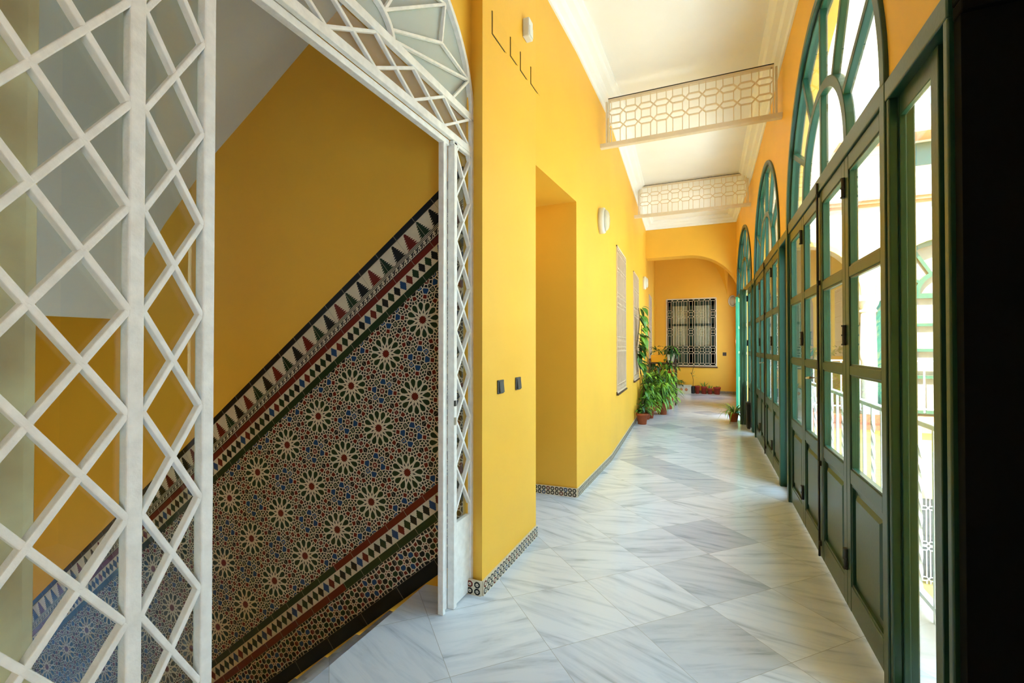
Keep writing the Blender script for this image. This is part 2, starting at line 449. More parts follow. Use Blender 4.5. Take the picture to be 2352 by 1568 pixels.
# ------------------------------------------------------------------ stair hall
KW = .08
def sw(x): return 2.285 + KW * (x + 1.4)          # far wall of the stair
m = MB()
m.add([(-7, sw(-7), -4), (-1.262, sw(-1.262), -4), (-1.262, sw(-1.262), HC + .6), (-7, sw(-7), HC + .6),
       (-7, sw(-7) + .15, -4), (-1.262, sw(-1.262) + .15, -4), (-1.262, sw(-1.262) + .15, HC + .6), (-7, sw(-7) + .15, HC + .6)],
      [(0, 1, 2, 3), (4, 7, 6, 5), (0, 4, 5, 1), (3, 2, 6, 7), (0, 3, 7, 4), (1, 5, 6, 2)])
struct(m.build('wall_stair_far', YEL))
m = MB(XP(-7.2))   # unseen landing window added for brightness and blue sheen on the tiles
for a, b, z0, z1 in ((-1.2, -.3, -4, HC + .6), (1.1, 2.2, -4, HC + .6), (-.3, 1.1, -4, -3.4), (-.3, 1.1, -1.4, HC + .6)): m.box(a, b, 0, .2, z0, z1)
lw7 = thing('added_window', (-7.1, .4, -2.4), kind='structure')
m7 = MB(XP(-7.1)); m7.box(-.3, 1.1, 0, .006, -3.4, -1.4); m7.build('pane', DUSK, lw7)
m7 = MB(XP(-7.1)); m7.box(.37, .43, -.02, .03, -3.4, -1.4); m7.box(-.3, 1.1, -.021, .031, -2.42, -2.36); m7.build('window_frame', GREEN, lw7)
struct(m.build('wall_stair_west', YEL))
m = MB(YP(-1.35))
for a, b, z0, z1 in ((-7, -1.462, -4, HC + .6),): m.box(a, b, 0, .15, z0, z1)
struct(m.build('wall_stair_near', YEL))
m = MB(); m.box(-7, -1.53, -1.2, 2.3, -4.1, -4); struct(m.build('floor_stair', MARBLE))
# vaulted soffit under the upper flight
SOFP = [(-1.30, 4.20), (-1.85, 3.80), (-2.383, 3.402), (-2.806, 3.087), (-3.23, 2.779), (-3.387, 2.640), (-3.737, 2.314), (-3.928, 2.107), (-4.08, 1.92), (-4.224, 1.707), (-4.30, 1.615)]
m = MB()
for (x0, z0), (x1, z1) in zip(SOFP, SOFP[1:]):
    m.add([(x0, -1.2, z0), (x0, sw(x0), z0), (x1, sw(x1), z1), (x1, -1.2, z1), (x0, -1.2, z0 + .25), (x0, sw(x0), z0 + .25), (x1, sw(x1), z1 + .25), (x1, -1.2, z1 + .25)],
          [(0, 1, 2, 3), (4, 7, 6, 5), (0, 4, 5, 1), (2, 6, 7, 3), (0, 3, 7, 4), (1, 5, 6, 2)])
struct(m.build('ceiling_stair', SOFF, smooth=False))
m = MB(); m.box(-7, -4.3, -1.2, 2.0, HC + .6, HC + .8); m.box(-4.3, -1.262, -1.2, 2.3, HC + .2, HC + .4); struct(m.build('ceiling_stair_top', SOFF))
# steps
m = MB()
x, z = -1.53, 0.0; RS, TR = .19, .2375
for i in range(19):
    z -= RS
    m.box(x - TR, x + .01, .60, sw(x - TR) - .014, z - .03, z)          # tread
    m.box(x - .02, x + .005, .60, sw(x) - .016, z, z + RS - .03)          # riser
    x -= TR
o = tag(m.build('staircase', MARBLE), 'pale marble steps going down to the left below the tiled wall', 'staircase')

# ---- tiled dado on the sloping stair wall
TH = atan(.80); ct, sn = cos(TH), sin(TH)
KU = hypot(1, KW)
WN = Vector((KW, -1, 0)).normalized()           # towards the viewer
def dado_pt(s, n, off):
    U = s * ct - n * sn; z = s * sn + n * ct
    x = -1.4 + U / KU
    return (x + WN.x * off, sw(x) + WN.y * off, z)
SMAX_U = (-1.29 + 1.4) * KU
SMIN = -5.2
def clip(poly, f):
    out = []
    for i in range(len(poly)):
        a, b = poly[i], poly[(i + 1) % len(poly)]
        fa, fb = f(*a), f(*b)
        if fa >= 0: out.append(a)
        if (fa >= 0) != (fb >= 0):
            t = fa / (fa - fb); out.append((a[0] + (b[0] - a[0]) * t, a[1] + (b[1] - a[1]) * t))
    return out
class Dado(MB):
    def poly(self, p, mi, off=.0062, lo=None, hi=None):
        if lo is not None: p = clip(p, lambda s, n: n - lo)
        if p and hi is not None: p = clip(p, lambda s, n: hi - n)
        if p: p = clip(p, lambda s, n: SMAX_U - (s * ct - n * sn))
        if len(p) >= 3: self.add([dado_pt(s, n, off) for s, n in p], [list(range(len(p)))], mi)
    def strip(self, lo, hi, mi, off=.005):
        # solid slab from the wall to off
        p = [(SMIN, lo), ((SMAX_U + lo * sn) / ct, lo), ((SMAX_U + hi * sn) / ct, hi), (SMIN, hi)]
        self.add([dado_pt(s, n, .0008) for s, n in p] + [dado_pt(s, n, off) for s, n in p],
                 [(0, 1, 2, 3), (4, 7, 6, 5), (0, 4, 5, 1), (1, 5, 6, 2), (2, 6, 7, 3), (3, 7, 4, 0)], mi)
DM = [CREAM, TBLACK, TGREEN, TRED, TBLUE, GROUT]
dado = thing('tile_dado', (-3, sw(-3), 0), 'glazed mosaic tile dado with star rosettes rising along the sloping stair wall', 'tile panel')
def seams(D, lo, hi, step, s0, w=.0022, mi=5, off=.0072):
    k = 0; s = s0
    while s > SMIN:
        D.poly([(s - w / 2, lo), (s + w / 2, lo), (s + w / 2, hi), (s - w / 2, hi)], mi, off); s -= step
S0 = 1.503 - .162   # seam phase
# plain trims
def trim(name, lo, hi, mi, off, mi2=None):
    D = Dado(); D.strip(lo, hi, mi, off)
    if mi2: D.poly([(SMIN, lo), (-.61, lo), (-.61, hi), (SMIN, hi)], mi2, off + .0005)
    seams(D, lo, hi, .162 * 1.0 if hi - lo < .06 else .324, S0 + .162 * 2, off=off + .0008)
    return D.build(name, DM, dado, recalc=False)
trim('top_trim', 1.799, 1.833, 1, .012)
trim('red_trim', 1.597, 1.633, 3, .009)
trim('green_trim', 1.474, 1.514, 2, .009)
trim('red_trim', .460, .500, 3, .009, 2)
trim('green_trim', .332, .376, 2, .009, 3)
trim('base_trim', .086, .167, 1, .012)
# tree frieze with chain
D = Dado(); D.strip(1.633, 1.799, 0)
s = 1.400; k = 0
while s > SMIN + .2:
    b, t = 1.690, 1.795; H = t - b; pl = []; pr = []
    for i in range(7):
        z0 = b + H * i / 7; wd = .047 * (1 - i / 7) ** .9 + .004
        pl += [(s - wd, z0), (s - wd * .50, z0 + H / 7 * .70)]; pr += [(s + wd, z0), (s + wd * .50, z0 + H / 7 * .70)]
    D.poly(pl + [(s, t)] + pr[::-1], (3, 1, 2)[k % 3])
    s -= .108; k += 1
def line(D, n0, n1, mi, off=.0062): D.poly([(SMIN, n0), (1.9, n0), (1.9, n1), (SMIN, n1)], mi, off)
line(D, 1.682, 1.6865, 1); line(D, 1.6735, 1.678, 1); line(D, 1.6345, 1.6395, 1)
s = 1.45
while s > SMIN:
    D.poly([(s - .019, 1.6440), (s - .004, 1.6440), (s + .010, 1.6630), (s + .019, 1.6630), (s + .019, 1.6690), (s + .004, 1.6690), (s - .010, 1.6500), (s - .019, 1.6500)], 1, .0068)
    D.poly([(s - .013, 1.6575), (s - .005, 1.6575), (s + .001, 1.6700), (s - .007, 1.6700)], 1, .0068); D.poly([(s + .005, 1.6430), (s + .012, 1.6430), (s + .016, 1.6560), (s + .009, 1.6560)], 1, .0068)
    s -= .0405
seams(D, 1.633, 1.799, .162, S0)
D.build('tree_frieze', DM, dado, recalc=False)
# stepped diamonds
def diamonds(name, lo, hi, s0):
    D = Dado(); D.strip(lo, hi, 0)
    c = (lo + hi) / 2; H = (hi - lo) * .50; Wd = .0275
    s = s0; k = 0; seq = (4, 1, 2, 1, 2, 3)
    while s > SMIN:
        pts = []
        for q in range(4):
            a = [(0, 1), (1, 0), (0, -1), (-1, 0)][q]; b_ = [(1, 0), (0, -1), (-1, 0), (0, 1)][q]
            for i in range(4):
                f = i / 4; g = (i + .55) / 4
                x0, y0 = a[0] * (1 - f) + b_[0] * f, a[1] * (1 - f) + b_[1] * f
                x1, y1 = (a[0] * (1 - g) + b_[0] * g) * .84, (a[1] * (1 - g) + b_[1] * g) * .84
                pts += [(s + x0 * Wd, c + y0 * H), (s + x1 * Wd, c + y1 * H)]
        D.poly(pts, seq[k % 6]); s -= .054; k += 1
    D.build(name, DM, dado, recalc=False)
diamonds('diamond_border', 1.514, 1.597, 1.205 + .324)
diamonds('diamond_border', .376, .460, .228 + .324)
# rosette field
D = Dado(); LO, HI = .50, 1.474
D.strip(LO, HI, 0)
def rot(p, a, cx, cy): return [(cx + x * cos(a) - y * sin(a), cy + x * sin(a) + y * cos(a)) for x, y in p]
def P(p, mi, off=.0062): D.poly(p, mi, off, LO + .001, HI - .001)
G = .324
# mosaic pieces between the rosettes: cells of a weighted cell diagram, shrunk to leave thin cream lines
seeds = []      # (x, y, weight radius, material or None)
def near(x, y):
    for sx_, sy_, w_, m_ in seeds:
        dx = (x - sx_ + G / 2) % G - G / 2; dy = (y - sy_ + G / 2) % G - G / 2
        if dx * dx + dy * dy < .0095 ** 2: return True
    return False
def seed(x, y, w_, m_, force=False):
    if force or not near(x, y): seeds.append((x, y, w_, m_))
RC = (G / 2, G / 2)
for i in range(24):
    a = pi / 12 * i; seed(RC[0] + .099 * cos(a), RC[1] + .099 * sin(a), .008, None, True)
seed(0, 0, .014, 3); seed(G / 2, 0, .016, 3); seed(0, G / 2, .016, 3)
for i in range(4):
    a = pi / 4 + pi / 2 * i; b_ = pi / 2 * i
    seed(.058 * cos(a), .058 * sin(a), .018, 4); seed(.063 * cos(b_), .063 * sin(b_), .014, 2 if i % 2 else 4)
    seed(.031 * cos(a), .031 * sin(a), .006, 1); seed(.036 * cos(b_), .036 * sin(b_), .008, 1)
    seed(.110 * cos(b_), .110 * sin(b_), .017, 1)
    for t in (.36, -.36):
        seed(.088 * cos(b_ + t), .088 * sin(b_ + t), .008, 2); seed(.106 * cos(b_ + t * .8), .106 * sin(b_ + t * .8), .007, 1)
for i in range(12):
    a = 2 * pi * i / 12; b_ = a + pi / 12
    seed(RC[0] + .137 * cos(b_), RC[1] + .137 * sin(b_), .014, 3)
for i in range(12):
    a = 2 * pi * i / 12; b_ = a + pi / 12
    for rr, aa in ((.118, -.09), (.118, .09), (.129, 0), (.142, -.10), (.142, .10), (.152, 0), (.163, .1), (.163, -.1)):
        seed(RC[0] + rr * cos(a + aa), RC[1] + rr * sin(a + aa), .006, 1)
    seed(RC[0] + .117 * cos(b_), RC[1] + .117 * sin(b_), .006, 2)
cells = []
allseeds = [(x + G * i, y + G * j, w_) for x, y, w_, m_ in seeds for i in (-1, 0, 1) for j in (-1, 0, 1)]
for x, y, w_, m_ in seeds:
    if m_ is None: continue
    p = [(x - .05, y - .05), (x + .05, y - .05), (x + .05, y + .05), (x - .05, y + .05)]
    for x2, y2, w2 in allseeds:
        dx, dy = x2 - x, y2 - y; d2 = dx * dx + dy * dy
        if d2 < 1e-9 or d2 > .01: continue
        d_ = sqrt(d2); h_ = (d2 + w_ * w_ - w2 * w2) / (2 * d_) - .0029
        p = clip(p, lambda px, py: h_ - ((px - x) * dx + (py - y) * dy) / d_)
        if not p: break
    if len(p) >= 3:
        rmax = 1.35 * w_ + .004        # big gaps become stars of cream
        p = [(x + (px - x) * min(1, rmax / max(1e-6, hypot(px - x, py - y))), y + (py - y) * min(1, rmax / max(1e-6, hypot(px - x, py - y)))) for px, py in p]
        cells.append((p, m_, x, y))
s = .206 + G * 5
while s > SMIN - .1:
    for r in range(3):
        cx, cy = s, LO + G * (r + .5)
        P(ngon(cx, cy, .028, 12, pi / 12, .020), 3)
        for i in range(12):
            a = 2 * pi * i / 12
            P(rot([(.050, 0), (.070, -.0115), (.088, -.0165), (.100, -.0120), (.107, 0), (.100, .0120), (.088, .0165), (.070, .0115)], a, cx, cy), 2)
            b_ = a + pi / 12
            P(rot([(.033, 0), (.046, -.0045), (.060, 0), (.046, .0045)], b_, cx, cy), 1)
            P(rot([(.098, 0), (.107, -.0065), (.112, 0), (.107, .0065)], b_, cx, cy), 2)
    for r in range(-1, 4):
        ox, oy = s - G / 2, LO + G * r
        for p, m_, x, y in cells: P([(ox + px, oy + py) for px, py in p], m_)
        cx, cy = ox, oy
        P(ngon(cx, cy, .0075, 8, 0, .005), 0, .0072)
        for i in range(4):
            b_ = pi / 2 * i; q = (cx + .063 * cos(b_), cy + .063 * sin(b_))
            P(ngon(*q, .0085, 8), 0, .0070); P(ngon(*q, .0062, 8), 1, .0078)
    s -= G
k = S0 + .162 * 2
while k > SMIN:
    D.poly([(k - .001, LO), (k + .001, LO), (k + .001, HI), (k - .001, HI)], 5, .0085); k -= .324
for r in (1, 2): D.poly([(SMIN, LO + G * r - .001), (2.2, LO + G * r - .001), (2.2, LO + G * r + .001), (SMIN, LO + G * r + .001)], 5, .0085)
D.build('rosette_field', DM, dado, recalc=False)
# arrow border
D = Dado(); LO2, HI2 = .167, .332; D.strip(LO2, HI2, 0)
arrow = [(.020, -.009), (.046, -.009), (.046, -.017), (.064, -.002), (.064, .002), (.046, .017), (.046, .009), (.020, .009)]
rarrow = [(.022, 0), (.038, -.016), (.040, -.008), (.062, -.008), (.062, .008), (.040, .008), (.038, .016)]
def Q(p, mi, off=.0062): D.poly(p, mi, off, LO2 + .001, HI2 - .001)
ab = []      # one period holds two stars, at 0 (dark arms) and at G/2 (blue arms)
for q, x0 in enumerate((0, G / 2)):
    ab.append((x0, 0, .014, 1))
    for i in range(8):
        a = pi / 4 * i + pi / 8
        ab.append((x0 + .046 * cos(a), .046 * sin(a), .019, ((1, 2, 1, 2) if q == 0 else (4, 1, 4, 2))[i % 4]))
        ab.append((x0 + .026 * cos(a + pi / 8), .026 * sin(a + pi / 8), .005, 3))
        if i % 4 not in (3,): ab.append((x0 + .064 * cos(a + pi / 8), .064 * sin(a + pi / 8), .010, 3))
    ab.append((x0 + G / 4, 0, .012, 3))
    for y in (.035, -.035): ab.append((x0 + G / 4, y, .012, 1))
    for y in (.080, -.080):
        for dx in (-.054, 0, .030, .054, .081): ab.append((x0 + dx, y, .012, 1))
abx = [(x + G * i, y, w_) for x, y, w_, m_ in ab for i in (-1, 0, 1)]
acell = []
for x, y, w_, m_ in ab:
    p = [(x - .045, y - .045), (x + .045, y - .045), (x + .045, y + .045), (x - .045, y + .045)]
    for x2, y2, w2 in abx:
        dx, dy = x2 - x, y2 - y; d2 = dx * dx + dy * dy
        if d2 < 4e-5: continue
        if d2 > .012: continue
        d_ = sqrt(d2); h_ = (d2 + w_ * w_ - w2 * w2) / (2 * d_) - .0034
        p = clip(p, lambda px, py: h_ - ((px - x) * dx + (py - y) * dy) / d_)
        if not p: break
    if len(p) >= 3: acell.append((p, m_))
s = .037 + G * 4; cy = (LO2 + HI2) / 2
while s > SMIN:
    for p, m_ in acell: Q([(s + px, cy + py) for px, py in p], m_)
    s -= G
seams(D, LO2, HI2, .162, S0 + .08)
D.build('arrow_border', DM, dado, recalc=False)

# stone pier beside the screen
m = MB(); m.box(-1.92, -1.46, -.1, .555, -4, HC); 
tag(m.build('stone_column', STONE, bevel=.03), 'beige marble column behind the white lattice at the left edge', 'column')

# ------------------------------------------------------------------ white iron screen in the stair arch
SX = -1.255
scr = thing('lattice_screen', (SX, 1.44, 0), 'white iron doorway screen with diamond lattice and arched fanlight in front of the stairs', 'screen')
tfS = XP(SX)
PITCH = .2435; Z0 = 1.7285
def part(name, fn, mt=IRON, parent=scr, tf=tfS, **kw):
    m = MB(tf); fn(m); return m.build(name, mt, parent, **kw)
# posts
part('post', lambda m: m.box(.622, .656, -.022, .012, 0, SP), bevel=.004)
part('post', lambda m: m.box(.793, .825, -.022, .012, 0, 2.49), bevel=.004)
def rpost(m):
    m.box(2.042, 2.064, -.045, -.012, 0, 2.50); m.box(2.064, 2.112, -.045, -.030, 0, 2.50); m.box(2.112, 2.142, -.03, .012, 0, 2.50)
part('post', rpost, bevel=.003)
part('post', lambda m: m.box(2.298, 2.330, -.03, .014, 0, SP), bevel=.004)
part('kick_panel', lambda m: m.box(2.142, 2.298, -.02, .004, 0.01, .445))
part('kick_panel', lambda m: m.box(.656, .793, -.02, .004, 0.01, .445))
def lintel(m):
    m.box(.60, 2.33, -.012, .012, 2.505, 2.545); m.box(.80, 2.10, -.045, -.0125, 2.475, 2.5045)
    m.box(.656, .80, -.012, .012, 2.485, 2.505); m.box(2.10, 2.30, -.012, .012, 2.485, 2.503)
part('lintel', lintel, bevel=.003)
part('rail', lambda m: m.box(.56, 2.325, -.012, .014, 2.695, 2.735), bevel=.003)
def strip(y0, y1, z1):
    def f(m):
        z = Z0 - 5 * PITCH
        while z < z1 + .3:
            for a, b in (((y0, z), (y1, z + PITCH)), ((y0, z + PITCH), (y1, z))):
                # clip to z range .445..z1
                (ya, za), (yb, zb) = a, b
                lo, hi = .445, z1
                def cl(p, q):
                    (py, pz), (qy, qz) = p, q
                    for lim, sg in ((lo, 1), (hi, -1)):
                        if sg * (pz - lim) < 0 and sg * (qz - lim) < 0: return None
                        if sg * (pz - lim) < 0: t = (lim - pz) / (qz - pz); py, pz = py + (qy - py) * t, lim
                        if sg * (qz - lim) < 0: t = (lim - pz) / (qz - pz); qy, qz = py + (qy - py) * t, lim
                    return (py, pz), (qy, qz)
                r = cl(a, b)
                if r and hypot(r[1][0] - r[0][0], r[1][1] - r[0][1]) > .02: m.bar(r[0], r[1], .0130, -.015, .009, ext=.004)
            z += PITCH
    return f
part('side_lattice', strip(.656, .793, 2.485), bevel=.0025)
part('side_lattice', strip(2.142, 2.298, 2.485), bevel=.0025)
def band(m):
    P_ = .265; y = 2.15 + .265
    while y > .4:
        for a, b in (((y - P_ / 2, 2.545), (y + P_ / 2, 2.695)), ((y - P_ / 2, 2.695), (y + P_ / 2, 2.545))):
            ya, yb = max(a[0], .59), min(b[0], 2.31)
            if yb - ya > .03:
                f = lambda yy: a[1] + (b[1] - a[1]) * (yy - a[0]) / (b[0] - a[0])
                m.bar((ya, f(ya)), (yb, f(yb)), .014, -.010, .008)
        y -= P_
part('transom_lattice', band, bevel=.0025)
def fan(m):
    m.ring(AC, SP, AA - .028, AB - .028, AA, AB, 0, pi, -.016, .012, 48, e=AE)
    m.ring(AC, 2.72, .155, .115, .175, .135, 0, pi, -.014, .010, 24)
    def arc(y): return (y, archz(y) - .012)
    for sg in (1, -1):
        M = lambda y: AC + sg * (y - AC)
        nodes = [(1.995, 2.962), (2.284, 2.922), (2.028, 3.185), (1.60, 2.775), (1.545, 2.825), (1.617, 2.735), (2.105, 2.733), (1.70, 3.10), (1.44, 3.10), (1.65, 3.36), (1.44, 2.855)]
        n = [(M(y), z) for y, z in nodes]
        for a, b in ((3, 0), (0, 1), (0, 2), (5, 1), (1, 6), (4, 2), (4, 7), (7, 2), (7, 9), (10, 8)):
            m.bar(n[a], n[b], .013, -.010, .008)
        m.bar((M(1.44), 2.855), (M(1.65), 3.36), .013, -.010, .008)
part('fanlight', fan, bevel=.002)
part('pane', lambda m: m.box(.656, .793, -.0185, -.0145, .445, 2.485), GLASS)
part('pane', lambda m: m.box(2.142, 2.298, -.0185, -.0145, .445, 2.485), GLASS)
part('transom_pane', lambda m: m.box(.60, 2.30, -.0185, -.0145, 2.545, 2.695), MILK)
def fpane(m):
    N = 32; pts = []
    for i in range(N + 1):
        a = pi * i / N; c, s_ = cos(a), sin(a); k = 2 / AE
        pts.append((AC + (AA - .028) * math.copysign(abs(c) ** k, c), 2.735 + (AB - .05) * abs(s_) ** k))
    m.prism(pts, -.0185, -.0145)
part('fanlight_pane', fpane, FROST)
part('lock', lambda m: m.box(2.112, 2.125, .010, .018, .98, 1.02), STEEL)
part('keyhole', lambda m: m.box(2.112, 2.125, .010, .018, 1.08, 1.11), BLACK)

leaf_ = thing('lattice_leaf', (SX, .3, 0), 'white lattice iron panel with wide diamonds left of the doorway screen, before the marble column', 'screen')
def wide(m):
    W = .172; y = .625
    def clipseg(a, b):
        (ya, za), (yb, zb) = a, b
        if zb < za: pass
        out = []
        return a, b
    y0, y1 = .625 - W * 5, .625
    y = y0
    while y < y1 - .01:
        z = Z0 - 5 * PITCH
        while z < 2.5:
            lo, hi = z, z + PITCH
            ym = y + W / 2; zm = z + PITCH / 2
            segs = (((y, lo), (ym, zm)), ((ym, zm), (y + W, lo)), ((y, hi), (ym, zm)), ((ym, zm), (y + W, hi)))
            for a, b in segs:
                if min(a[1], b[1]) > .42 and max(a[1], b[1]) < 2.58: m.bar(a, b, .0155, -.018, .010, ext=.002)
            z += PITCH
        y += W
part('lattice', wide, parent=leaf_, bevel=.003)
def lframe(m):
    m.box(-.255, -.22, -.02, .012, 0, 2.60); m.box(-.22, .620, -.02, .012, 2.55, 2.60); m.box(-.22, .620, -.02, .012, .40, .445); m.box(-.22, .620, -.02, .004, .01, .40)
part('frame', lframe, parent=leaf_, bevel=.003)
part('pane', lambda m: m.box(-.22, .622, -.0185, -.0145, .445, 2.55), GLASS, leaf_)

# ------------------------------------------------------------------ things on the left wall
def switch(y, z, label):
    t = thing('light_switch', (-1.17, y, z), label, 'light switch', 'light switches on the pillar')
    m = MB(XP(-1.17)); m.box(y - .042, y + .042, 0, .010, z - .042, z + .042); m.build('plate', PLAST, t, bevel=.004)
    m = MB(XP(-1.17)); m.add([(y - .03, .010, z - .034), (y + .03, .010, z - .034), (y + .03, .010, z + .034), (y - .03, .010, z + .034),
                              (y - .03, .020, z - .034), (y + .03, .020, z - .034), (y + .03, .013, z + .034), (y - .03, .013, z + .034)],
                             [(0, 3, 2, 1), (4, 5, 6, 7), (0, 1, 5, 4), (1, 2, 6, 5), (2, 3, 7, 6), (3, 0, 4, 7)])
    m.build('rocker', MATS['grey_plastic'], t, bevel=.002)
switch(2.535, 1.152, 'dark grey rocker light switch on the yellow pillar, nearer the arched screen')
switch(2.815, 1.152, 'dark grey rocker light switch on the yellow pillar, nearer the recessed doorway')
covs = ((2.418, 2.625, 3.255, 3.395, 'widest and nearest to the stair arch'), (2.69, 2.815, 3.283, 3.41, 'second from the stair arch'),
        (2.86, 3.0, 3.285, 3.415, 'third from the stair arch'), (3.06, 3.25, 3.30, 3.425, 'farthest from the stair arch'))
for y0, y1, z0, z1, w in covs:
    t = thing('junction_cover', (-1.17, (y0 + y1) / 2, z0), 'yellow painted cover plate high on the pillar, ' + w, 'cover plate', 'painted cover plates in a row')
    xo = lw((y0 + y1) / 2)
    m = MB(XP(xo)); m.box(y0 + .006, y1, -.002, .005, z0 + .006, z1); m.build('plate', YEL, t)
    m = MB(XP(xo)); m.box(y0, y0 + .006, -.001, .002, z0, z1); m.box(y0, y1 - .02, -.001, .002, z0, z0 + .006); m.build('shadow_gap', BLACK, t)  # black strips stand in for the shadow along the plate edges
t = thing('alarm_box', (-1.17, 2.95, 3.61), 'small white plastic box high on the yellow pillar below the cornice', 'wall box')
m = MB(XP(-1.17)); m.box(2.905, 2.985, 0, .05, 3.545, 3.675); m.build('case', PLASTW, t, bevel=.008)
m = MB(XP(-1.17)); m.box(2.915, 2.975, .05, .054, 3.555, 3.62); m.build('cover', PLASTW, t, bevel=.002)

def wall_lamp(loc, nrm, a, b, label):
    t = thing('wall_lamp', loc, label, 'wall lamp', 'oval bulkhead wall lamps')
    if nrm == 'x': tf = lambda q, d, z: (loc[0] + d, loc[1] + q, loc[2] + z)
    else: tf = lambda q, d, z: (loc[0] + q, loc[1] - d, loc[2] + z)
    def disc(m, prof, N=28):
        vs = []; fs = []
        for ra, rb, d in prof:
            for i in range(N): vs.append((ra * cos(2 * pi * i / N), d, rb * sin(2 * pi * i / N)))
        for k in range(len(prof) - 1):
            for i in range(N): fs.append((k * N + i, k * N + (i + 1) % N, (k + 1) * N + (i + 1) % N, (k + 1) * N + i))
        fs.append(list(range(N))[::-1]); fs.append([(len(prof) - 1) * N + i for i in range(N)])
        m.add(vs, fs)
    m = MB(tf); disc(m, [(a, b, 0), (a, b, .045), (a * .93, b * .95, .06), (a * .80, b * .85, .064), (a * .78, b * .83, .03)]); m.build('base', PLASTW, t, smooth=True)
    m = MB(tf); disc(m, [(a * .79, b * .84, .05), (a * .72, b * .77, .085), (a * .5, b * .55, .105), (a * .2, b * .2, .11)]); m.build('glass_dome', GLASSL, t, smooth=True)
    m = MB(tf); m.box(-a * .25, a * .25, .03, .06, -b * .35, -b * .1); m.tube([(0, .045, -b * .1), (0, .06, b * .2), (0, .05, b * .35)], .025, 8); m.build('bulb', WHITE, t)
    return t
wall_lamp((lw(5.05), 5.05, 2.80), 'x', .105, .145, 'white oval bulkhead wall lamp nearest on the yellow left wall, beyond the recess')
wall_lamp((lw(10.4), 10.4, 2.80), 'x', .105, .145, 'white oval wall lamp on the left wall beside the far arch')
wall_lamp((.68, 14.75, 2.72), 'y', .12, .17, 'white oval wall lamp on the end wall, half hidden by the open green door')

# ------------------------------------------------------------------ fretwork pattern
def fret(m, x0, x1, z0, z1, rows, per, w, d0, d1, hh=.036, hw=.30, cols=None):
    """vertical bars broken by rows of elongated hexagons"""
    n = int(round((x1 - x0) / per)); per = (x1 - x0) / n; a = per * hw / 1.0
    rows = sorted(rows)
    for i in range(n):
        c = x0 + per * (i + .5)
        rr = [r for r in rows if cols is None or cols(i, r)]
        zs = [z0] + [q for r in rr for q in (r - hh, r + hh)] + [z1]
        for k in range(0, len(zs), 2):
            for sx in (-a, a):
                m.bar((c + sx, zs[k]), (c + sx, zs[k + 1]), w, d0, d1)
        for r in rr:
            m.bar((c - a, r - hh), (c + a, r - hh), w, d0, d1, ext=w * .4); m.bar((c - a, r + hh), (c + a, r + hh), w, d0, d1, ext=w * .4)
            for sg in (-1, 1):
                e = c + sg * per / 2
                m.bar((c + sg * a, r + hh), (e, r), w, d0, d1, ext=w * .3); m.bar((c + sg * a, r - hh), (e, r), w, d0, d1, ext=w * .3)
def hanging(y, xl, xr, zb, zt, label):
    t = thing('fretwork_screen', (0, y, zb), label, 'fretwork screen', 'white fretwork screens hung below the ceiling')
    f = YP(y)
    m = MB(f); m.box(xl, xr, -.03, .03, zb, zb + .05); m.build('bottom_rail', WOODW, t, bevel=.004)
    x0, x1 = xl + .10, xr - .07
    for a_, b_ in ((x0 - .03, x0 - .012), (x0, x0 + .010), (x1 - .01, x1), (x1 + .012, x1 + .03)):
        m = MB(f); m.box(a_, b_, -.018, .018, zb + .05, zt); m.build('end_post', WOODW, t)
    m = MB(f); m.box(x0, x1, -.02, .02, zt, zt + .03); m.build('top_rail', WOODW, t)
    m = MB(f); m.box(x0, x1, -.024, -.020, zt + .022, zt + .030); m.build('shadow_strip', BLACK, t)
    m = MB(f); H = zt - zb - .05
    fret(m, x0, x1, zb + .05, zt, [zb + .05 + H * .40, zb + .05 + H * .74], .166, .0075, -.012, .012, hh=.033)
    m.build('lattice', WOODW, t)
hanging(5.10, -1.11, .68, 3.625, 4.14, 'white fretwork screen hanging across the corridor, the nearer of the two')
hanging(8.50, -1.22, .68, 3.735, 4.27, 'white fretwork screen hanging across the corridor, the farther of the two')

# ------------------------------------------------------------------ grilles in the left wall
def grille_left(y0, y1, z0, z1, label):
    t = thing('window_grille', (lw((y0 + y1) / 2), (y0 + y1) / 2, z0), label, 'window grille', 'white window grilles on the left wall')
    xa, xb = lw(y0), lw(y1)
    f = lambda q, d, z: (xa + (xb - xa) * (q - y0) / (y1 - y0) + d, q, z)
    m = MB(f); w = .022
    m.box(y0, y0 + w, -.01, .014, z0, z1); m.box(y1 - w, y1, -.01, .014, z0, z1); m.box(y0, y1, -.01, .014, z0, z0 + w); m.box(y0, y1, -.01, .014, z1 - w, z1)
    m.build('frame', GRILL, t)
    H = z1 - z0
    m = MB(f); fret(m, y0 + w, y1 - w, z0 + w, z1 - w, [z0 + H * k for k in (.045, .30, .37, .60, .67, .84, .965)], .105, .010, -.006, .010, hh=.028)
    m.build('lattice', GRILL, t)
    m = MB(f); m.box(y0 - .01, y1 + .01, -.01, .03, z0 - .022, z0 - .004); m.build('sill', BROWN, t)
    m = MB(f); m.box(y0 - .02, y1 + .02, -.11, -.09, z0 - .02, z1 + .02); m.build('shutter', SHUT, t)
    return t
grille_left(*GR[0], .77, 2.75, 'tall white lattice window grille on the left wall, nearest the camera')
grille_left(*GR[1], .78, 2.74, 'tall white lattice window grille behind the trailing vine')
grille_left(*GR[2], .78, 2.74, 'white lattice window grille past the far arch, seen edge on above the plant stand')

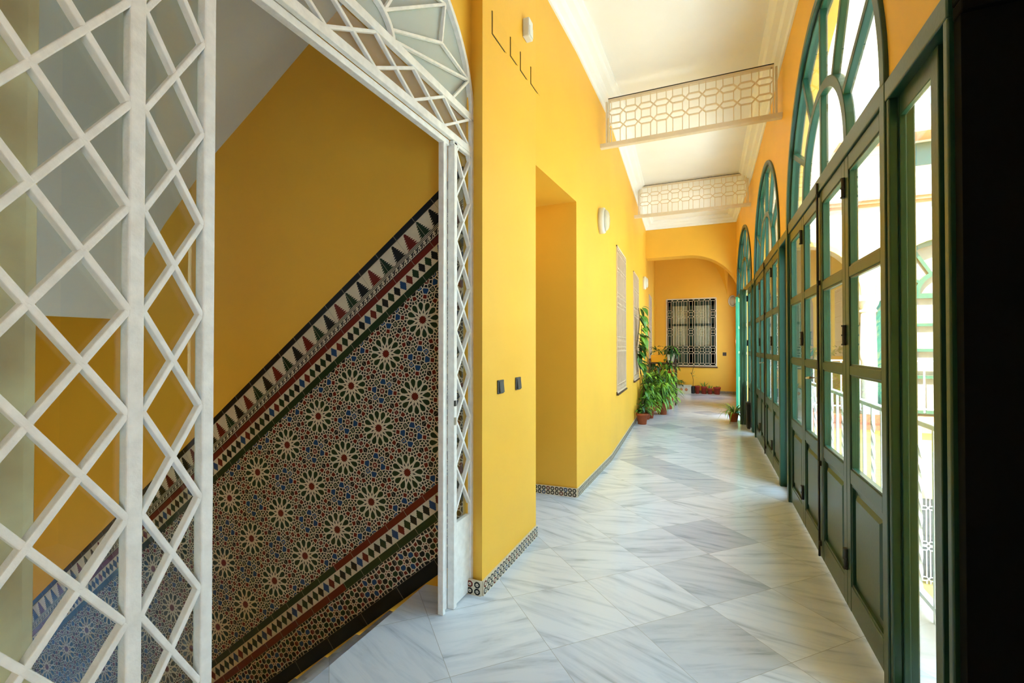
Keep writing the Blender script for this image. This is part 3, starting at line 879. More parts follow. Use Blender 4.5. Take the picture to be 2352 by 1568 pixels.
# end window
ew = thing('window_9', (-.46, 14.75, .8), kind='structure')
fE = YP(14.75)
m = MB(fE)
X0, X1, Z0e, Z1e = -1.15, .235, .80, 2.84
m.box(X0, X1, .20, .26, Z0e, Z0e + .62)
m.box(X0, X0 + .13, .20, .26, Z0e, Z1e); m.box(X1 - .13, X1, .20, .26, Z0e, Z1e); m.box(-.54, -.37, .20, .26, Z0e, Z1e)
m.box(X0, X1, .20, .26, Z1e - .20, Z1e); m.box(X0, X1, .20, .26, 2.02, 2.09)
m.build('window_frame', mat('dark_green_paint', (.006, .03, .014), .4), ew)
m = MB(fE); m.box(X0, X1, .225, .229, Z0e, Z1e); m.build('pane', GLASS, ew)
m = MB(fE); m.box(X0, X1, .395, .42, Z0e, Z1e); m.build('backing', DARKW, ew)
for (a, b) in ((-1.00, -.56), (-.36, .10)):
    t = thing('curtain', ((a + b) / 2, 15.05, 1.3), 'cream gathered curtain behind the end window grille, %s half' % ('left' if a < -.6 else 'right'), 'curtain', 'curtains in the end window')
    m = MB(); N = 40; vs = []; fs = []
    for i in range(N + 1):
        f = i / N; x = a + (b - a) * f; y = 15.06 + .018 * sin(f * 46) + .008 * sin(f * 17)
        vs += [(x, y, 1.38), (x, y, 2.66)]
    fs = [(2 * i, 2 * i + 2, 2 * i + 3, 2 * i + 1) for i in range(N)]
    m.add(vs, fs); m.build('cloth', CURT, t, smooth=True)
t = thing('window_grille', (-.46, 14.75, .8), 'white lattice grille over the dark window in the end wall', 'window grille')
m = MB(fE); w = .022
m.box(X0 - .02, X0 + .008, -.02, .03, Z0e, Z1e); m.box(X1 - .008, X1 + .02, -.02, .03, Z0e, Z1e); m.box(X0, X1, -.02, .03, Z0e, Z0e + .02); m.box(X0, X1, -.02, .03, Z1e - .02, Z1e + .01)
m.build('frame', WOODW, t)
m = MB(fE); H = Z1e - Z0e
allrows = [.03, .20, .28, .465, .545, .73, .81, .975]
def colsE(i, r):
    f = (r - Z0e) / H
    if f < .3 or f > .95: return True
    return i in (0, 4, 8) or (f > .6 and i in (2, 3, 5, 6) and .7 < f < .85) or (f < .6 and i in (2, 6))
fret(m, X0 + .01, X1 - .01, Z0e + .02, Z1e - .02, [Z0e + H * k for k in allrows], .152, .009, -.012, .006, hh=.032, cols=colsE)
m.build('lattice', WOODW, t)
m = MB(fE); m.box(X0 - .04, X1 + .04, -.05, .03, Z0e - .035, Z0e - .005); m.build('sill', BROWN, t)
t = thing('wall_socket', (.46, 14.75, 1.17), 'small brown square switch plate on the end wall right of the window', 'switch plate')
m = MB(fE); m.box(.41, .51, -.012, 0, 1.12, 1.22); m.build('plate', BROWN, t, bevel=.003)
m = MB(fE); m.box(.435, .485, -.018, -.012, 1.14, 1.20); m.build('rocker', MATS['stem_brown'], t)

# ------------------------------------------------------------------ green glazed doors
def leaf_parts(tf, t0, t1, parent, name='door_leaf', d0=0.0, d1=.045, handle=None, mt=GREEN):
    st = .062
    m = MB(tf)
    m.box(t0, t0 + st, d0, d1, .02, 2.405); m.box(t1 - st, t1, d0, d1, .02, 2.405)
    for z0, z1 in ((2.325, 2.405), (1.762, 1.818), (1.250, 1.298), (.685, .760), (.02, .155)):
        m.box(t0 + st, t1 - st, d0 + .001, d1 - .001, z0, z1)
    L = m.build(name, mt, parent, bevel=.004)
    # panel with raised field
    m = MB(tf); a, b = t0 + st, t1 - st
    m.box(a, b, d0 + .020, d0 + .032, .155, .685)
    for (p0, p1, q0, q1) in ((a, a + .014, .155, .685), (b - .014, b, .155, .685), (a, b, .155, .169), (a, b, .671, .685)): m.box(p0, p1, d0 + .006, d0 + .022, q0, q1)
    a2, b2 = a + .045, b - .045
    m.add([(a2, d0 + .020, .20), (b2, d0 + .020, .20), (b2, d0 + .020, .64), (a2, d0 + .020, .64),
           (a2 + .02, d0 + .008, .22), (b2 - .02, d0 + .008, .22), (b2 - .02, d0 + .008, .62), (a2 + .02, d0 + .008, .62)],
          [(4, 5, 6, 7), (0, 1, 5, 4), (1, 2, 6, 5), (2, 3, 7, 6), (3, 0, 4, 7)])
    m.build('panel', mt, L)
    for z0, z1 in ((1.818, 2.325), (1.298, 1.762), (.760, 1.250)):
        m = MB(tf); m.box(a - .003, b + .003, d0 + .020, d0 + .024, z0 - .003, z1 + .003); m.build('pane', GLASS, L)
        m = MB(tf)
        for (p0, p1, q0, q1) in ((a, a + .009, z0, z1), (b - .009, b, z0, z1), (a, b, z0, z0 + .009), (a, b, z1 - .009, z1)): m.box(p0, p1, d0 + .007, d0 + .020, q0, q1)
        m.build('glazing_bead', mt, L)
    return L
def arched_door(name, tf, w, leaves=(0, 1, 2, 3)):
    t0, t1 = w; c = (t0 + t1) / 2; R = (t1 - t0) / 2; fw = .055
    o = tf(c, 0, 0); T = thing(name, o, kind='structure')
    m = MB(tf)
    m.box(t0, t0 + fw, -.018, .083 if name == 'door_1' else .055, 0, ZT); m.box(t1 - fw, t1, -.018, .055, 0, ZT)
    m.ring(c, ZT, R - fw, RISE - fw, R, RISE, 0, pi, -.018, .060, 56)
    m.ring(c, ZT, R - fw - .025, RISE - fw - .025, R - fw, RISE - fw, 0, pi, .01, .07, 56)
    m.build('frame', GREEN, T, bevel=.004)
    m = MB(tf); m.box(t0 + fw, t1 - fw, -.010, .06, 2.408, 2.50); m.build('transom', GREEN, T, bevel=.005)
    # fan
    ri, rz = .56 * R / 1.2575, .54; wi = .062
    m = MB(tf)
    m.ring(c, 2.50, ri, rz, ri + wi, rz + wi, 0, pi, .004, .05, 36)
    for k in range(5):
        a = pi / 6 * (k + 1)
        p = (c + (ri + wi * .5) * cos(a), 2.50 + (rz + wi * .5) * sin(a)); q = (c + (R - fw - .01) * cos(a), ZT + (RISE - fw - .01) * sin(a))
        m.bar(p, q, .045, .006, .048)
    m.bar((c, 2.50), (c, 2.50 + rz + .02), .045, .006, .048)
    m.build('fan_bars', GREEN, T, bevel=.004)
    m = MB(tf); N = 40
    pts = [(c + (R - fw) * cos(pi * i / N), ZT + .02 + (RISE - fw - .02) * sin(pi * i / N)) for i in range(N + 1)]
    m.prism(pts, .024, .028); m.build('fan_pane', GLASS, T)
    a0, a1 = t0 + fw + .004, t1 - fw - .004; lw_ = (a1 - a0) / 4
    for i in leaves:
        leaf_parts(tf, a0 + lw_ * i + .0015, a0 + lw_ * (i + 1) - .0015, T)
    # hinges
    for i in (1, 3):
        for z in (2.25, 1.46, .27):
            y = a0 + lw_ * i
            if i in leaves or (i - 1) in leaves:
                m = MB(tf); m.tube([(y, -.006, z - .05), (y, -.006, z + .05)], .010, 8); m.box(y - .014, y + .014, -.003, .001, z - .045, z + .045)
                for k in range(3): m.tube([(y, -.006, z - .055 + k * .05), (y, -.006, z - .047 + k * .05)], .014, 8)
                m.build('hinge', BLACK, T)
    if 1 in leaves and 2 in leaves:
        m = MB(tf); m.tube([(c, -.012, .03), (c, -.012, 2.46)], .007, 8)
        for z in (.10, .62, 1.80, 2.38): m.box(c - .014, c + .014, -.016, 0, z, z + .03)
        m.box(c - .016, c + .016, -.02, 0, 2.40, 2.47); m.build('bolt', BLACK, T)
        m = MB(tf); m.box(c + .03, c + .06, -.012, 0, 1.06, 1.24)
        m.tube([(c + .045, -.012, 1.19), (c + .045, -.05, 1.19), (c + .10, -.055, 1.185), (c + .16, -.05, 1.18)], .009, 8)
        m.build('handle', STEEL, T)
    return T
tfR = XP(.68)
arched_door('door_1', tfR, W1)
arched_door('door_2', tfR, W2)
arched_door('door_3', TF3, W3, leaves=(0,))
d3 = [o for o in C.objects if o.name == 'door_3'][0]
# opened leaves of the third door: a folded pair, and one standing out into the corridor
def seg_tf(p, q):
    p, q = Vector(p), Vector(q); u = (q - p).normalized(); nn = Vector((u.y, -u.x))
    return (lambda t, d, z: ((p + u * t + nn * d).x, (p + u * t + nn * d).y, z)), (q - p).length
f1, L1 = seg_tf((.525, 8.99), (.585, 9.56)); leaf_parts(f1, 0, L1, d3)
f2, L2 = seg_tf((.578, 8.99), (.638, 9.56)); leaf_parts(f2, 0, L2, d3)
f3, L3 = seg_tf((.53, 10.30), (.60, 10.86))
leaf_parts(f3, 0, L3, d3, mt=GREEN_LIT)
for z in (1.45, 2.27):
    m = MB(f3); m.box(-.004, .05, -.006, .002, z, z + .09); m.build('latch_plate', TERRAC, d3)

# sidelights between the doors
def sidelight(name, tf, t0, t1, cas0=True, cas1=True):
    T = thing(name, tf((t0 + t1) / 2, 0, 0), kind='structure')
    m = MB(tf)
    m.box(t0, t1, -.016, .085, 2.39, ZT)
    if cas0: m.box(t0, t0 + .03, -.016, .10, 0, 2.39)
    if cas1: m.box(t1 - .03, t1, -.016, .10, 0, 2.39)
    m.build('casing', GREEN, T, bevel=.005)
    a, b = t0 + .03, t1 - .03
    m = MB(tf); s_ = .055
    m.box(a, a + s_, .055, .10, .0, 2.39); m.box(b - s_, b, .055, .10, .0, 2.39); m.box(a, b, .055, .10, 2.30, 2.39); m.box(a, b, .055, .10, 0, .10)
    m.build('window_frame', GREEN, T, bevel=.004)
    m = MB(tf); m.box(a + s_, b - s_, .072, .076, .10, 2.30); m.build('pane', GLASS, T)
    return T
T = thing('window_1', (.68, 2.03, 0), kind='structure')
m = MB(tfR); m.box(1.765, 2.285, -.016, .055, 2.39, ZT); m.box(1.765, 1.795, -.014, .060, 0, 2.39); m.box(2.255, 2.284, -.012, .020, 0, 2.39); m.build('casing', GREEN, T, bevel=.005)
m = MB(tfR); m.box(2.244, 2.262, .020, .042, 0, 2.39); m.box(1.915, 1.970, .018, .046, 0, 2.39); m.box(1.970, 2.244, .020, .042, 2.31, 2.39); m.box(1.970, 2.244, .020, .042, 0, .06); m.build('window_frame', GREEN, T, bevel=.003)
m = MB(tfR); m.box(1.795, 1.915, .040, .056, 0, 2.39); m.build('side_panel', GREEN, T)
m = MB(tfR); m.box(1.970, 2.244, .029, .033, .06, 2.31); m.build('pane', GLASS, T)
sidelight('window_2', tfR, 4.80, 5.28)
sidelight('window_3', tfR, 7.96, 8.36)

# dark panelled side at the right edge of the view
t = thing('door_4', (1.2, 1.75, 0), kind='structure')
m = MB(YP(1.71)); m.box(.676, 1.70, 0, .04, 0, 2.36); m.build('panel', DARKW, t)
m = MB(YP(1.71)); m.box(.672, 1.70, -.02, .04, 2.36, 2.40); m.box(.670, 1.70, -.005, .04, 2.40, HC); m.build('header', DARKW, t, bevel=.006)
m = MB(); m.box(.84, 1.75, 1.752, 1.90, 0, HC); struct(m.build('wall_right_return', YEL))

# ------------------------------------------------------------------ plants
def pot(m, c, r, h, mi=0, n=20):
    m.lathe(c, [(r * .70, 0), (r * .92, h * .80), (r * 1.02, h * .80), (r * 1.04, h), (r * .92, h), (r * .88, h * .88)], n, mi)
def soil(m, c, r, h): m.lathe(c, [(r * .86, h * .86), (r * .5, h * .90), (.001, h * .91)], 16)
def bushy(m, c, R, H, n, L, w, mi=None, rnd=random, droop=.5, flat=0.0):
    for i in range(n):
        a = rnd.uniform(0, 2 * pi); rr = R * sqrt(rnd.random()); z = H * rnd.random() ** .8
        k = 1 - .55 * z / H
        p = (c[0] + rr * k * cos(a), c[1] + rr * k * sin(a), c[2] + z)
        d = (cos(a) * rnd.uniform(.4, 1), sin(a) * rnd.uniform(.4, 1), rnd.uniform(-.2, .9))
        s_ = rnd.uniform(.7, 1.25)
        if p[1] > 8 and c[0] < -.5:
            wx = lw(p[1]) + .03; p = (max(p[0], wx), p[1], p[2])
            if p[0] + d[0] * L * s_ < wx + .01: d = (max(0.05, -d[0] * .6), d[1], d[2])
        m.leaf(p, d, L * s_, w * s_, droop * rnd.uniform(.5, 1.4), rnd.choice(mi) if mi else 0)
def stems(m, c, R, H, n):
    for i in range(n):
        a = random.uniform(0, 2 * pi); rr = R * random.random()
        m.tube([c, (c[0] + rr * .4 * cos(a), c[1] + rr * .4 * sin(a), c[2] + H * .5), (c[0] + rr * cos(a), c[1] + rr * sin(a), c[2] + H * .95)], [.006, .005, .003], 5)
def plant(name, c, r, h, R, H, n, L, w, label, potm=TERRA, lm=(0, 1, 2), droop=.5, cat='potted plant', group=None):
    t = thing(name, c, label, cat, group)
    m = MB(); pot(m, c, r, h); m.build('pot', potm, t, smooth=True)
    m = MB(); soil(m, c, r, h); m.build('soil', SOIL, t)
    top = (c[0], c[1], c[2] + h * .85)
    m = MB(); stems(m, top, R * .6, H, 6); m.build('stem', STEM, t)
    m = MB(); bushy(m, top, R, H, n, L, w, lm, droop=droop); m.build('foliage', [LEAF, LEAFL, LEAFD], t, recalc=False)
    return t
xl = lambda y, o: lw(y) + o
plant('potted_plant', (xl(8.45, .13), 8.47, 0), .105, .20, .12, .16, 70, .10, .05, 'small leafy plant in a round terracotta pot on the floor, nearest to the camera', lm=(0, 2, 0))
plant('potted_plant', (xl(8.8, .12), 8.82, 0), .09, .17, .13, .30, 60, .11, .045, 'low trailing plant in a dark red pot just behind the nearest terracotta pot', potm=REDPOT, lm=(0, 1))
plant('potted_plant', (xl(9.3, .20), 9.25, 0), .11, .22, .22, .46, 230, .13, .040, 'bright green fern in a terracotta pot in front of the plant group', lm=(1, 0, 1), droop=.9)
plant('potted_plant', (xl(9.9, .42), 9.85, 0), .12, .24, .25, .45, 260, .14, .040, 'light green fern in a clay pot on the corridor side of the plant group', lm=(1, 1, 0), droop=1.0)
plant('potted_plant', (xl(9.35, .12), 9.62, 0), .10, .25, .16, .62, 180, .15, .055, 'tall narrow leafy plant against the wall below the vine', lm=(0, 2, 1))
plant('potted_plant', (xl(10.3, .20), 10.3, 0), .12, .26, .24, .58, 240, .16, .06, 'dense green bush in a clay pot in the middle of the plant group', lm=(0, 0, 2, 1))
plant('potted_plant', (xl(10.7, .50), 10.75, 0), .12, .26, .26, .62, 260, .15, .05, 'spreading green plant at the aisle side in front of the plant stand', lm=(0, 1, 1), droop=.8)
plant('potted_plant', (xl(12.9, .30), 13.3, 0), .12, .26, .18, .45, 80, .14, .05, 'dark leafy plant on the floor left of the white planter box', lm=(2, 2, 0))
# stand with shelf
st = thing('plant_stand', (xl(11.6, .32), 11.6, 0), 'dark brown wooden shelf stand by the left wall carrying a yellow planter', 'plant stand')
sx0, sx1, sy0, sy1 = xl(11.6, .06), xl(11.6, .66), 11.45, 11.80
for (a, b) in ((sx0, sy0), (sx1, sy0), (sx0, sy1), (sx1, sy1)):
    m = MB(); m.box(a - .014, a + .014, b - .014, b + .014, 0, 1.10); m.build('leg', BROWN, st)
for z in (.25, .62, .98):
    m = MB(); m.box(sx0, sx1, sy0, sy1, z, z + .03); m.build('shelf', BROWN, st)
for a in (sx0, sx1 - .02):
    m = MB(); m.box(a, a + .02, sy0, sy1, 1.07, 1.10); m.build('rail', BROWN, st)
t = thing('planter_box', (sx0 + .2, 11.62, 1.01), 'orange-yellow planter box with small green plants on the top shelf of the stand', 'planter')
m = MB(); m.box(sx0 + .03, sx0 + .40, 11.50, 11.72, 1.01, 1.19); m.build('box', ORANGE, t, bevel=.01)
m = MB(); bushy(m, (sx0 + .15, 11.6, 1.18), .16, .20, 50, .13, .04, (0, 2)); m.build('foliage', [LEAF, LEAFL, LEAFD], t, recalc=False)
t = thing('flower_pot', (sx1 - .10, 11.58, 1.01), 'white square pot with dark stripes beside the yellow planter on the stand', 'flower pot')
m = MB(); c = (sx1 - .11, 11.56)
m.add([(c[0] - .06, c[1] - .06, 1.01), (c[0] + .06, c[1] - .06, 1.01), (c[0] + .06, c[1] + .06, 1.01), (c[0] - .06, c[1] + .06, 1.01), (c[0] - .085, c[1] - .085, 1.20), (c[0] + .085, c[1] - .085, 1.20), (c[0] + .085, c[1] + .085, 1.20), (c[0] - .085, c[1] + .085, 1.20)],
      [(0, 3, 2, 1), (4, 5, 6, 7), (0, 1, 5, 4), (1, 2, 6, 5), (2, 3, 7, 6), (3, 0, 4, 7)]); m.build('box', PLASTW, t)
m = MB(); m.add([(c[0] - .012, c[1] - .066, 1.02), (c[0] + .012, c[1] - .066, 1.02), (c[0] + .02, c[1] - .088, 1.19), (c[0] - .02, c[1] - .088, 1.19)], [(0, 1, 2, 3)]); m.build('stripe', BLACK, t)
m = MB(); bushy(m, (c[0], c[1], 1.18), .2, .22, 50, .16, .06, (2, 0), droop=.9); m.build('foliage', [LEAF, LEAFL, LEAFD], t, recalc=False)
for i, (fx, z, w_, R_, H_, nn) in enumerate(((.15, .65, 'left pot on the middle shelf of the plant stand', .2, .28, 60), (.45, .65, 'right pot on the middle shelf of the plant stand', .22, .30, 70), (.30, .28, 'pot on the bottom shelf of the plant stand', .25, .3, 80))):
    plant('potted_plant', (sx0 + fx, 11.60, z), .085, .14, R_, H_, nn, .15, .055, 'trailing dark green plant, ' + w_, potm=REDPOT, lm=(2, 0, 2, 1), droop=1.1)
# vine climbing over the second grille
v = thing('vine', (xl(8.9, .06), 8.85, 0), 'large-leaved green vine climbing in front of the second window grille', 'vine')
m = MB(); pth = []; zz = .25
for i in range(15):
    f = i / 14; pth.append((xl(8.7, .06) + .03 * sin(f * 9), 9.05 - .55 * f + .14 * sin(f * 7), .25 + 1.85 * f))
m.tube(pth, .007, 6); m.tube([(p[0] + .03, p[1] + .12 * sin(i), p[2] * .85) for i, p in enumerate(pth)], .006, 6); m.build('stem', STEM, v)
m = MB()
for i in range(75):
    p = pth[random.randrange(15)]; q = (p[0] + random.uniform(.0, .07), p[1] + random.uniform(-.12, .22), p[2] + random.uniform(-.06, .06))
    L_ = random.uniform(.11, .21)
    m.leaf(q, (random.uniform(.1, .9), random.uniform(-.9, .5), random.uniform(-.7, .3)), L_, L_ * .62, .6, random.choice((0, 0, 2, 1)))
m.build('foliage', [LEAF, LEAFL, LEAFD], v, recalc=False)
m = MB(); pot(m, (xl(8.95, .14), 9.06, 0), .10, .25); m.build('pot', TERRA, v, smooth=True)
# end wall row
t = thing('planter_box', (-.72, 14.52, 0), 'white rectangular planter with relief ornament on the floor below the end window', 'planter')
m = MB(); m.box(-.99, -.45, 14.40, 14.64, 0, .24); m.box(-1.0, -.44, 14.39, 14.65, .21, .25); m.build('box', WAX, t, bevel=.006)
for cx in (-.86, -.72, -.58):
    m = MB(); m.lathe((cx, 14.398, .12), [(.001, -.05), (.035, -.025), (.045, 0), (.035, .025), (.001, .05)], 10, 0, 1, .25); m.build('ornament', TERRAC, t)
m = MB(); bushy(m, (-.78, 14.52, .24), .18, .14, 70, .10, .04, (2, 0)); m.build('foliage', [LEAF, LEAFL, LEAFD], t, recalc=False)
t = thing('young_tree', (-.40, 14.55, 0), 'thin bare-stemmed young plant in a dark pot rising below the end window', 'potted plant')
m = MB(); pot(m, (-.40, 14.55, 0), .06, .22); m.build('pot', BLACK, t)
m = MB(); m.tube([(-.40, 14.55, .18), (-.39, 14.55, .4), (-.43, 14.55, .58), (-.40, 14.55, .72), (-.36, 14.55, .82)], .007, 6); m.tube([(-.42, 14.55, .55), (-.47, 14.54, .62)], .005, 5); m.build('stem', STEM, t)
m = MB(); bushy(m, (-.41, 14.55, .48), .07, .16, 12, .08, .03, (2, 0)); m.build('foliage', [LEAF, LEAFL, LEAFD], t, recalc=False)
row = ((-.28, .07, .23, .10, 8, 'tall narrow red clay pot just right of the thin young plant'), (-.10, .085, .22, .26, 22, 'red clay pot with upright grassy leaves, second of the red row'),
       (.06, .075, .17, .20, 12, 'smallest low red clay pot, third of the red row'), (.25, .10, .21, .12, 8, 'widest red clay pot at the right end of the row below the window'))
for x, r, h, H_, nn, lb in row:
    t = thing('flower_pot', (x, 14.55, 0), lb, 'flower pot', 'red clay pots along the end wall')
    m = MB(); pot(m, (x, 14.55, 0), r, h); m.build('pot', REDPOT, t, smooth=True)
    m = MB(); soil(m, (x, 14.55, 0), r, h); m.build('soil', SOIL, t)
    m = MB()
    for i in range(nn):
        a = random.uniform(0, 2 * pi); m.leaf((x + .03 * cos(a), 14.55 + .03 * sin(a), h * .85), (cos(a) * .5, sin(a) * .5, 1), H_ * random.uniform(.7, 1.1), .014, .3)
    m.build('foliage', LEAF, t, recalc=False)
# spider plant by the open door
t = thing('spider_plant', (.44, 9.42, 0), 'spiky spider plant on the floor beside the open green door', 'potted plant')
m = MB(); pot(m, (.44, 9.42, 0), .09, .16); m.build('pot', TERRA, t, smooth=True)
m = MB(); soil(m, (.44, 9.42, 0), .09, .16); m.build('soil', SOIL, t)
m = MB()
for i in range(46):
    a = random.uniform(0, 2 * pi); m.leaf((.44 + .02 * cos(a), 9.42 + .02 * sin(a), .14), (cos(a), sin(a), random.uniform(.6, 2.2)), random.uniform(.34, .58), .024, random.uniform(.4, 1.1), random.choice((0, 1, 1)))
m.build('foliage', [LEAF, LEAFL], t, recalc=False)
t = thing('black_bin', (.63, 8.75, 0), 'slim black bin standing against the third glazed door behind the folded green leaf', 'bin')
m = MB(); m.add([(.615, 8.66, 0), (.664, 8.66, 0), (.660, 8.84, 0), (.611, 8.84, 0), (.602, 8.64, .42), (.665, 8.64, .42), (.660, 8.86, .42), (.598, 8.86, .42)], [(0, 3, 2, 1), (4, 5, 6, 7), (0, 1, 5, 4), (1, 2, 6, 5), (2, 3, 7, 6), (3, 0, 4, 7)]); m.build('body', BLACK, t, bevel=.008)
m = MB(); m.box(.595, .664, 8.63, 8.87, .42, .45); m.build('lid', BLACK, t, bevel=.006)

# ------------------------------------------------------------------ courtyard
m = MB(); m.box(.84, 1.16, -2.0, 11.5, -.25, -.02); o = struct(m.build('floor_balcony', mat('pale_pink_tile', (.66, .54, .46), .5, .08, 6)))
m = MB(); m.box(.70, .84, -2, 11.5, -4.2, -.02); struct(m.build('wall_courtyard_near', FYEL))
m = MB(); m.box(.7, 9.2, -8, 14, -4.4, -4.2); struct(m.build('floor_courtyard', mat('courtyard_paving', (.88, .87, .84), .7, .1, 3)))
def railing(name, tf, t0, t1, zb, zt, step, label, twist=True, gr=None):
    T = thing(name, tf((t0 + t1) / 2, 0, zb), label, 'railing', gr)
    m = MB(tf); m.box(t0, t1, -.025, .025, zt - .03, zt); m.build('handrail', IRON, T, bevel=.006)
    m = MB(tf); m.box(t0, t1, -.012, .012, zb + .06, zb + .085); m.build('bottom_rail', IRON, T)
    n = int((t1 - t0) / step)
    for i in range(n + 1):
        t = t0 + (t1 - t0) * (i + .0) / n
        m = MB(tf)
        if twist:
            N = 26; vs = []; fs = []
            for k in range(N + 1):
                z = zb + (zt - .03 - zb) * k / N; a = 0 if (k < 3 or k > N - 3 or i % 2) else (k - 3) * .62
                for q in range(4):
                    b = a + pi / 4 + q * pi / 2; vs.append((t + .0135 * cos(b), .0135 * sin(b), z))
            for k in range(N):
                for q in range(4): fs.append((k * 4 + q, k * 4 + (q + 1) % 4, k * 4 + 4 + (q + 1) % 4, k * 4 + 4 + q))
            m.add(vs, fs)
        else: m.box(t - .011, t + .011, -.011, .011, zb, zt - .03)
        m.build('baluster', IRON, T)
    return T
railing('balcony_railing', XP(1.07), 2.05, 5.30, -.02, 1.0, .19, 'white iron balcony railing with twisted bars just outside the nearest glazed door')
railing('balcony_railing', XP(1.07), 5.45, 8.3, -.02, 1.0, .19, 'white iron balcony railing outside the second glazed door')
# facing gallery across the end of the courtyard
YF = 11.5
fa = thing('gallery_facade', (3.5, YF, 0), 'sunlit cream courtyard gallery front with arches, seen through the green doors', 'building')
f = YP(YF)
def spanarch(m, a, b, zs, rise, ztop, d0, d1, N=28, mi=0):
    c, R = (a + b) / 2, (b - a) / 2
    for i in range(N):
        u0, u1 = pi - pi * i / N, pi - pi * (i + 1) / N
        x0, x1 = c + R * cos(u0), c + R * cos(u1)
        m.prism([(x0, zs + rise * sin(u0)), (x1, zs + rise * sin(u1)), (x1, ztop), (x0, ztop)], d0, d1, mi)
m = MB(f)
BAYS = ((.95, 2.93), (3.25, 5.45), (5.77, 7.9))
for a, b in BAYS: spanarch(m, a, b, 2.45, 1.10, 4.27, 0, .35)
for a, b in ((.84, .95), (2.93, 3.25), (5.45, 5.77), (7.9, 9.0)): m.box(a, b, 0, .35, 2.45, 4.27)
m.box(.84, .95, 0, .35, 0, 2.45); m.box(7.9, 9.0, 0, .35, 0, 2.45)
m.box(.84, 9, 0, .35, 4.42, 6.2)
m.build('wall', FACADE, fa)
for a, b in BAYS:
    m = MB(f); m.ring((a + b) / 2, 2.45, (b - a) / 2 - .01, 1.09, (b - a) / 2 + .09, 1.19, 0, pi, -.03, .0, 28); m.build('archivolt', FYEL, fa)
m = MB(f); m.box(.84, 9, -.05, 0, 4.27, 4.31); m.box(.84, 9, -.12, .35, 4.31, 4.37); m.box(.84, 9, -.16, .35, 4.37, 4.42); m.build('cornice', TERRAC, fa)
m = MB(f); m.box(.84, 9, -.06, 2.2, -.20, 0); m.box(.84, 9, -.12, .3, -.30, -.20); m.build('floor_slab', TERRAC, fa)
m = MB(f); m.box(.84, 3.7, 0, .35, -4.2, -.30); m.box(4.3, 9, 0, .35, -4.2, -.30); m.box(3.7, 4.3, 0, .35, -1.6, -.30); m.box(3.7, 4.3, 0, .35, -4.2, -3.3); m.build('lower_wall', FYEL, fa)
m = MB(f); fret(m, 3.7, 4.3, -3.3, -1.6, [-3.2, -2.6, -2.5, -1.8], .15, .015, .05, .07); m.build('lower_grille', IRON, fa)
m = MB(f); m.box(3.7, 4.3, .3, .34, -3.3, -1.6); m.build('lower_window', PLAST, fa)
m = MB(f); m.box(.84, 9, 2.1, 2.3, -.2, 4.3); m.box(.84, 9, .35, 2.1, 4.1, 4.3); m.build('gallery_back_wall', FYEL, fa)
for k, (cx, w_) in enumerate(((1.9, .55), (3.9, .6), (6.8, .6))):
    m = MB(f); m.box(cx - w_, cx + w_, 2.02, 2.10, 0, 2.4); m.ring(cx, 2.4, w_ - .1, w_ - .1, w_, w_, 0, pi, 2.02, 2.10, 20)
    D_ = m.build('gallery_door', GREEN, fa)
    m = MB(f)
    for s_ in (-1, 1):
        for z0, z1 in ((.8, 1.3), (1.4, 1.9), (1.98, 2.32)): m.box(cx + s_ * w_ * .5 - w_ * .36, cx + s_ * w_ * .5 + w_ * .36, 2.0, 2.02, z0, z1)
    m.build('door_pane', CURT, D_)
for k, cx in enumerate((3.09, 5.61)):
    m = MB(); c = (cx, YF + .17, 0)
    m.lathe(c, [(.20, 0), (.20, .06), (.17, .09), (.18, .13), (.145, .17), (.15, .7), (.14, 1.5), (.125, 2.10), (.15, 2.12), (.15, 2.15), (.13, 2.18), (.17, 2.26), (.19, 2.34)], 24)
    m.box(cx - .20, cx + .20, YF - .03, YF + .37, 2.34, 2.45); m.build('column', mat('pale_limestone', (.62, .58, .48), .7, .05, 5), fa, smooth=False)
# glazed arch in the second bay
m = MB(f); a, b = BAYS[1]; c_, R_ = (a + b) / 2, (b - a) / 2
m.ring(c_, 2.45, R_ - .10, 1.0, R_, 1.10, 0, pi, .12, .2, 30); m.box(a, b, .12, .2, 2.36, 2.46)
for k in range(5):
    an = pi / 6 * (k + 1); m.bar((c_ + .45 * cos(an), 2.46 + .42 * sin(an)), (c_ + (R_ - .05) * cos(an), 2.45 + 1.05 * sin(an)), .06, .13, .19)
m.ring(c_, 2.46, .42, .40, .50, .48, 0, pi, .13, .19, 20)
for k in range(5):
    x = a + (b - a) * k / 4; m.box(x - .06, x + .06, .12, .2, 0, 2.4)
for z in (.05, .75, 1.29, 1.80): m.box(a, b, .125, .195, z, z + .06)
m.build('glazed_arch', GREEN, fa)
m = MB(f); m.box(a, b, .22, .24, 0, 2.4); spanarch(m, a + .02, b - .02, 2.4, .01, 2.41, .22, .24, 4)
N = 24; m.prism([(c_ + (R_ - .03) * cos(pi * i / N), 2.42 + 1.07 * sin(pi * i / N)) for i in range(N + 1)], .22, .24); m.build('arch_curtain', mat('pink_cream_curtain', (.24, .19, .14), .9, .2, 8), fa)
m = MB(f); m.add([(.6, -.5, 5.55), (9, -.5, 5.55), (9, 2.2, 6.7), (.6, 2.2, 6.7)], [(0, 1, 2, 3)]); m.box(.6, 9, -.5, .3, 5.5, 5.56); m.build('eave', TERRAC, fa)
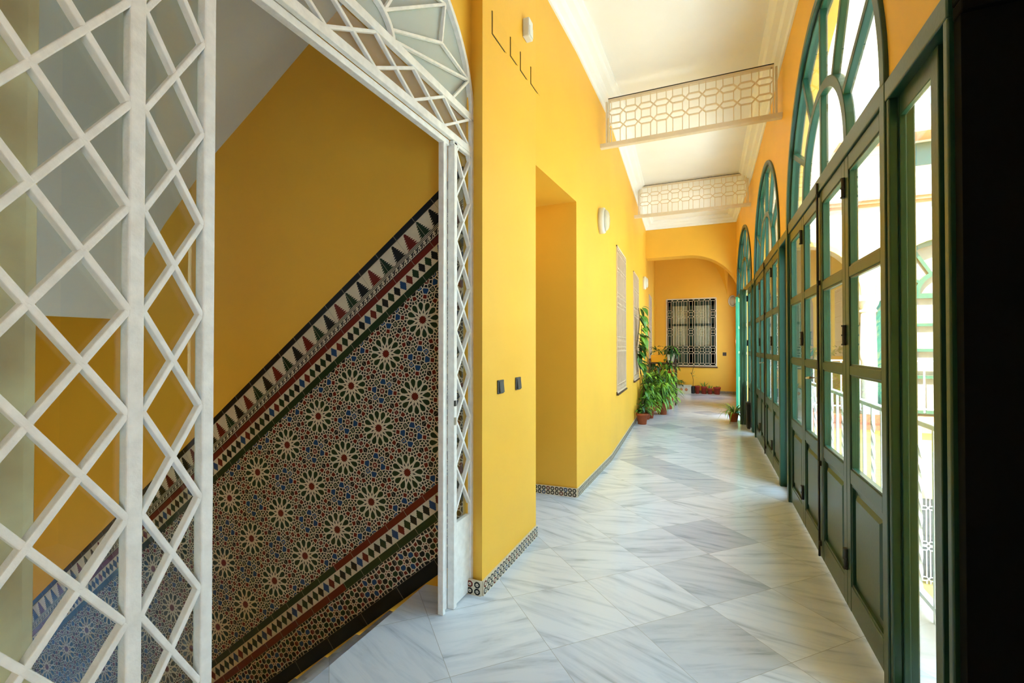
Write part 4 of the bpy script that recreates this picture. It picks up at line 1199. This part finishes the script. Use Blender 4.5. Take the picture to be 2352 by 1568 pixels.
m = MB(f); m.box(3.5, 4.4, -.02, .0, 5.0, 5.45); m.build('upper_shutter', GREEN, fa)
railing('gallery_railing', YP(YF + .02), .95, 2.9, .08, 1.12, .16, 'white iron railing between the pillar and column of the far gallery, left part', False)
railing('gallery_railing', YP(YF + .02), 3.28, 5.44, .08, 1.12, .16, 'white iron railing in front of the green glazed arch of the far gallery', False)
# east side of the courtyard (beyond the view, closes the place)
m = MB(XP(9.0))
for y in (-7, -3.5, 0, 3.5, 7):
    spanarch(m, y + .25, y + 3.25, 2.4, 1.2, 4.3, 0, .3, 16); m.box(y - .25, y + .25, 0, .3, -4.2, 4.3)
m.box(-7.2, 11.5, 0, .3, -4.2, .0); m.box(-7.2, 11.5, 0, .3, 4.3, 6.2); m.box(-7.2, 11.5, 2.2, 2.4, 0, 4.3)
struct(m.build('wall_courtyard_east', FACADE))
# roof above the corridor, its unseen back end lengthened to block the sun
m = MB(); m.box(-7.3, .84, -6.5, 15.4, 5.0, 5.15); m.box(.84, 2.2, -6.5, 1.9, 5.0, 5.15); struct(m.build('ceiling_roof', FACADE))

# ------------------------------------------------------------------ light
w = bpy.data.worlds.new('sky'); S.world = w; w.use_nodes = True
bg = w.node_tree.nodes['Background']; bg.inputs[0].default_value = (.46, .72, 1.0, 1); bg.inputs[1].default_value = 9.5
sun = bpy.data.lights.new('sun', 'SUN'); sun.energy = 30; sun.angle = radians(.6); sun.color = (1, .98, .95)
so = bpy.data.objects.new('sun', sun); C.objects.link(so)
so.rotation_euler = Vector((.45, 1.0, -1.25)).to_track_quat('-Z', 'Y').to_euler()

# ------------------------------------------------------------------ camera
cam = bpy.data.cameras.new('camera'); co = bpy.data.objects.new('camera', cam); C.objects.link(co)
cam.sensor_width = 36; cam.lens = 1045 * 36 / 2352; cam.clip_start = .02; cam.clip_end = 200
co.location = (0, 0, 1.4); co.rotation_euler = (radians(90.6), 0, radians(23.25))
S.camera = co
vs = S.view_settings
vs.view_transform = 'Standard'; vs.look = 'None'; vs.exposure = 0.55; vs.gamma = 1.0; vs.use_curve_mapping = False
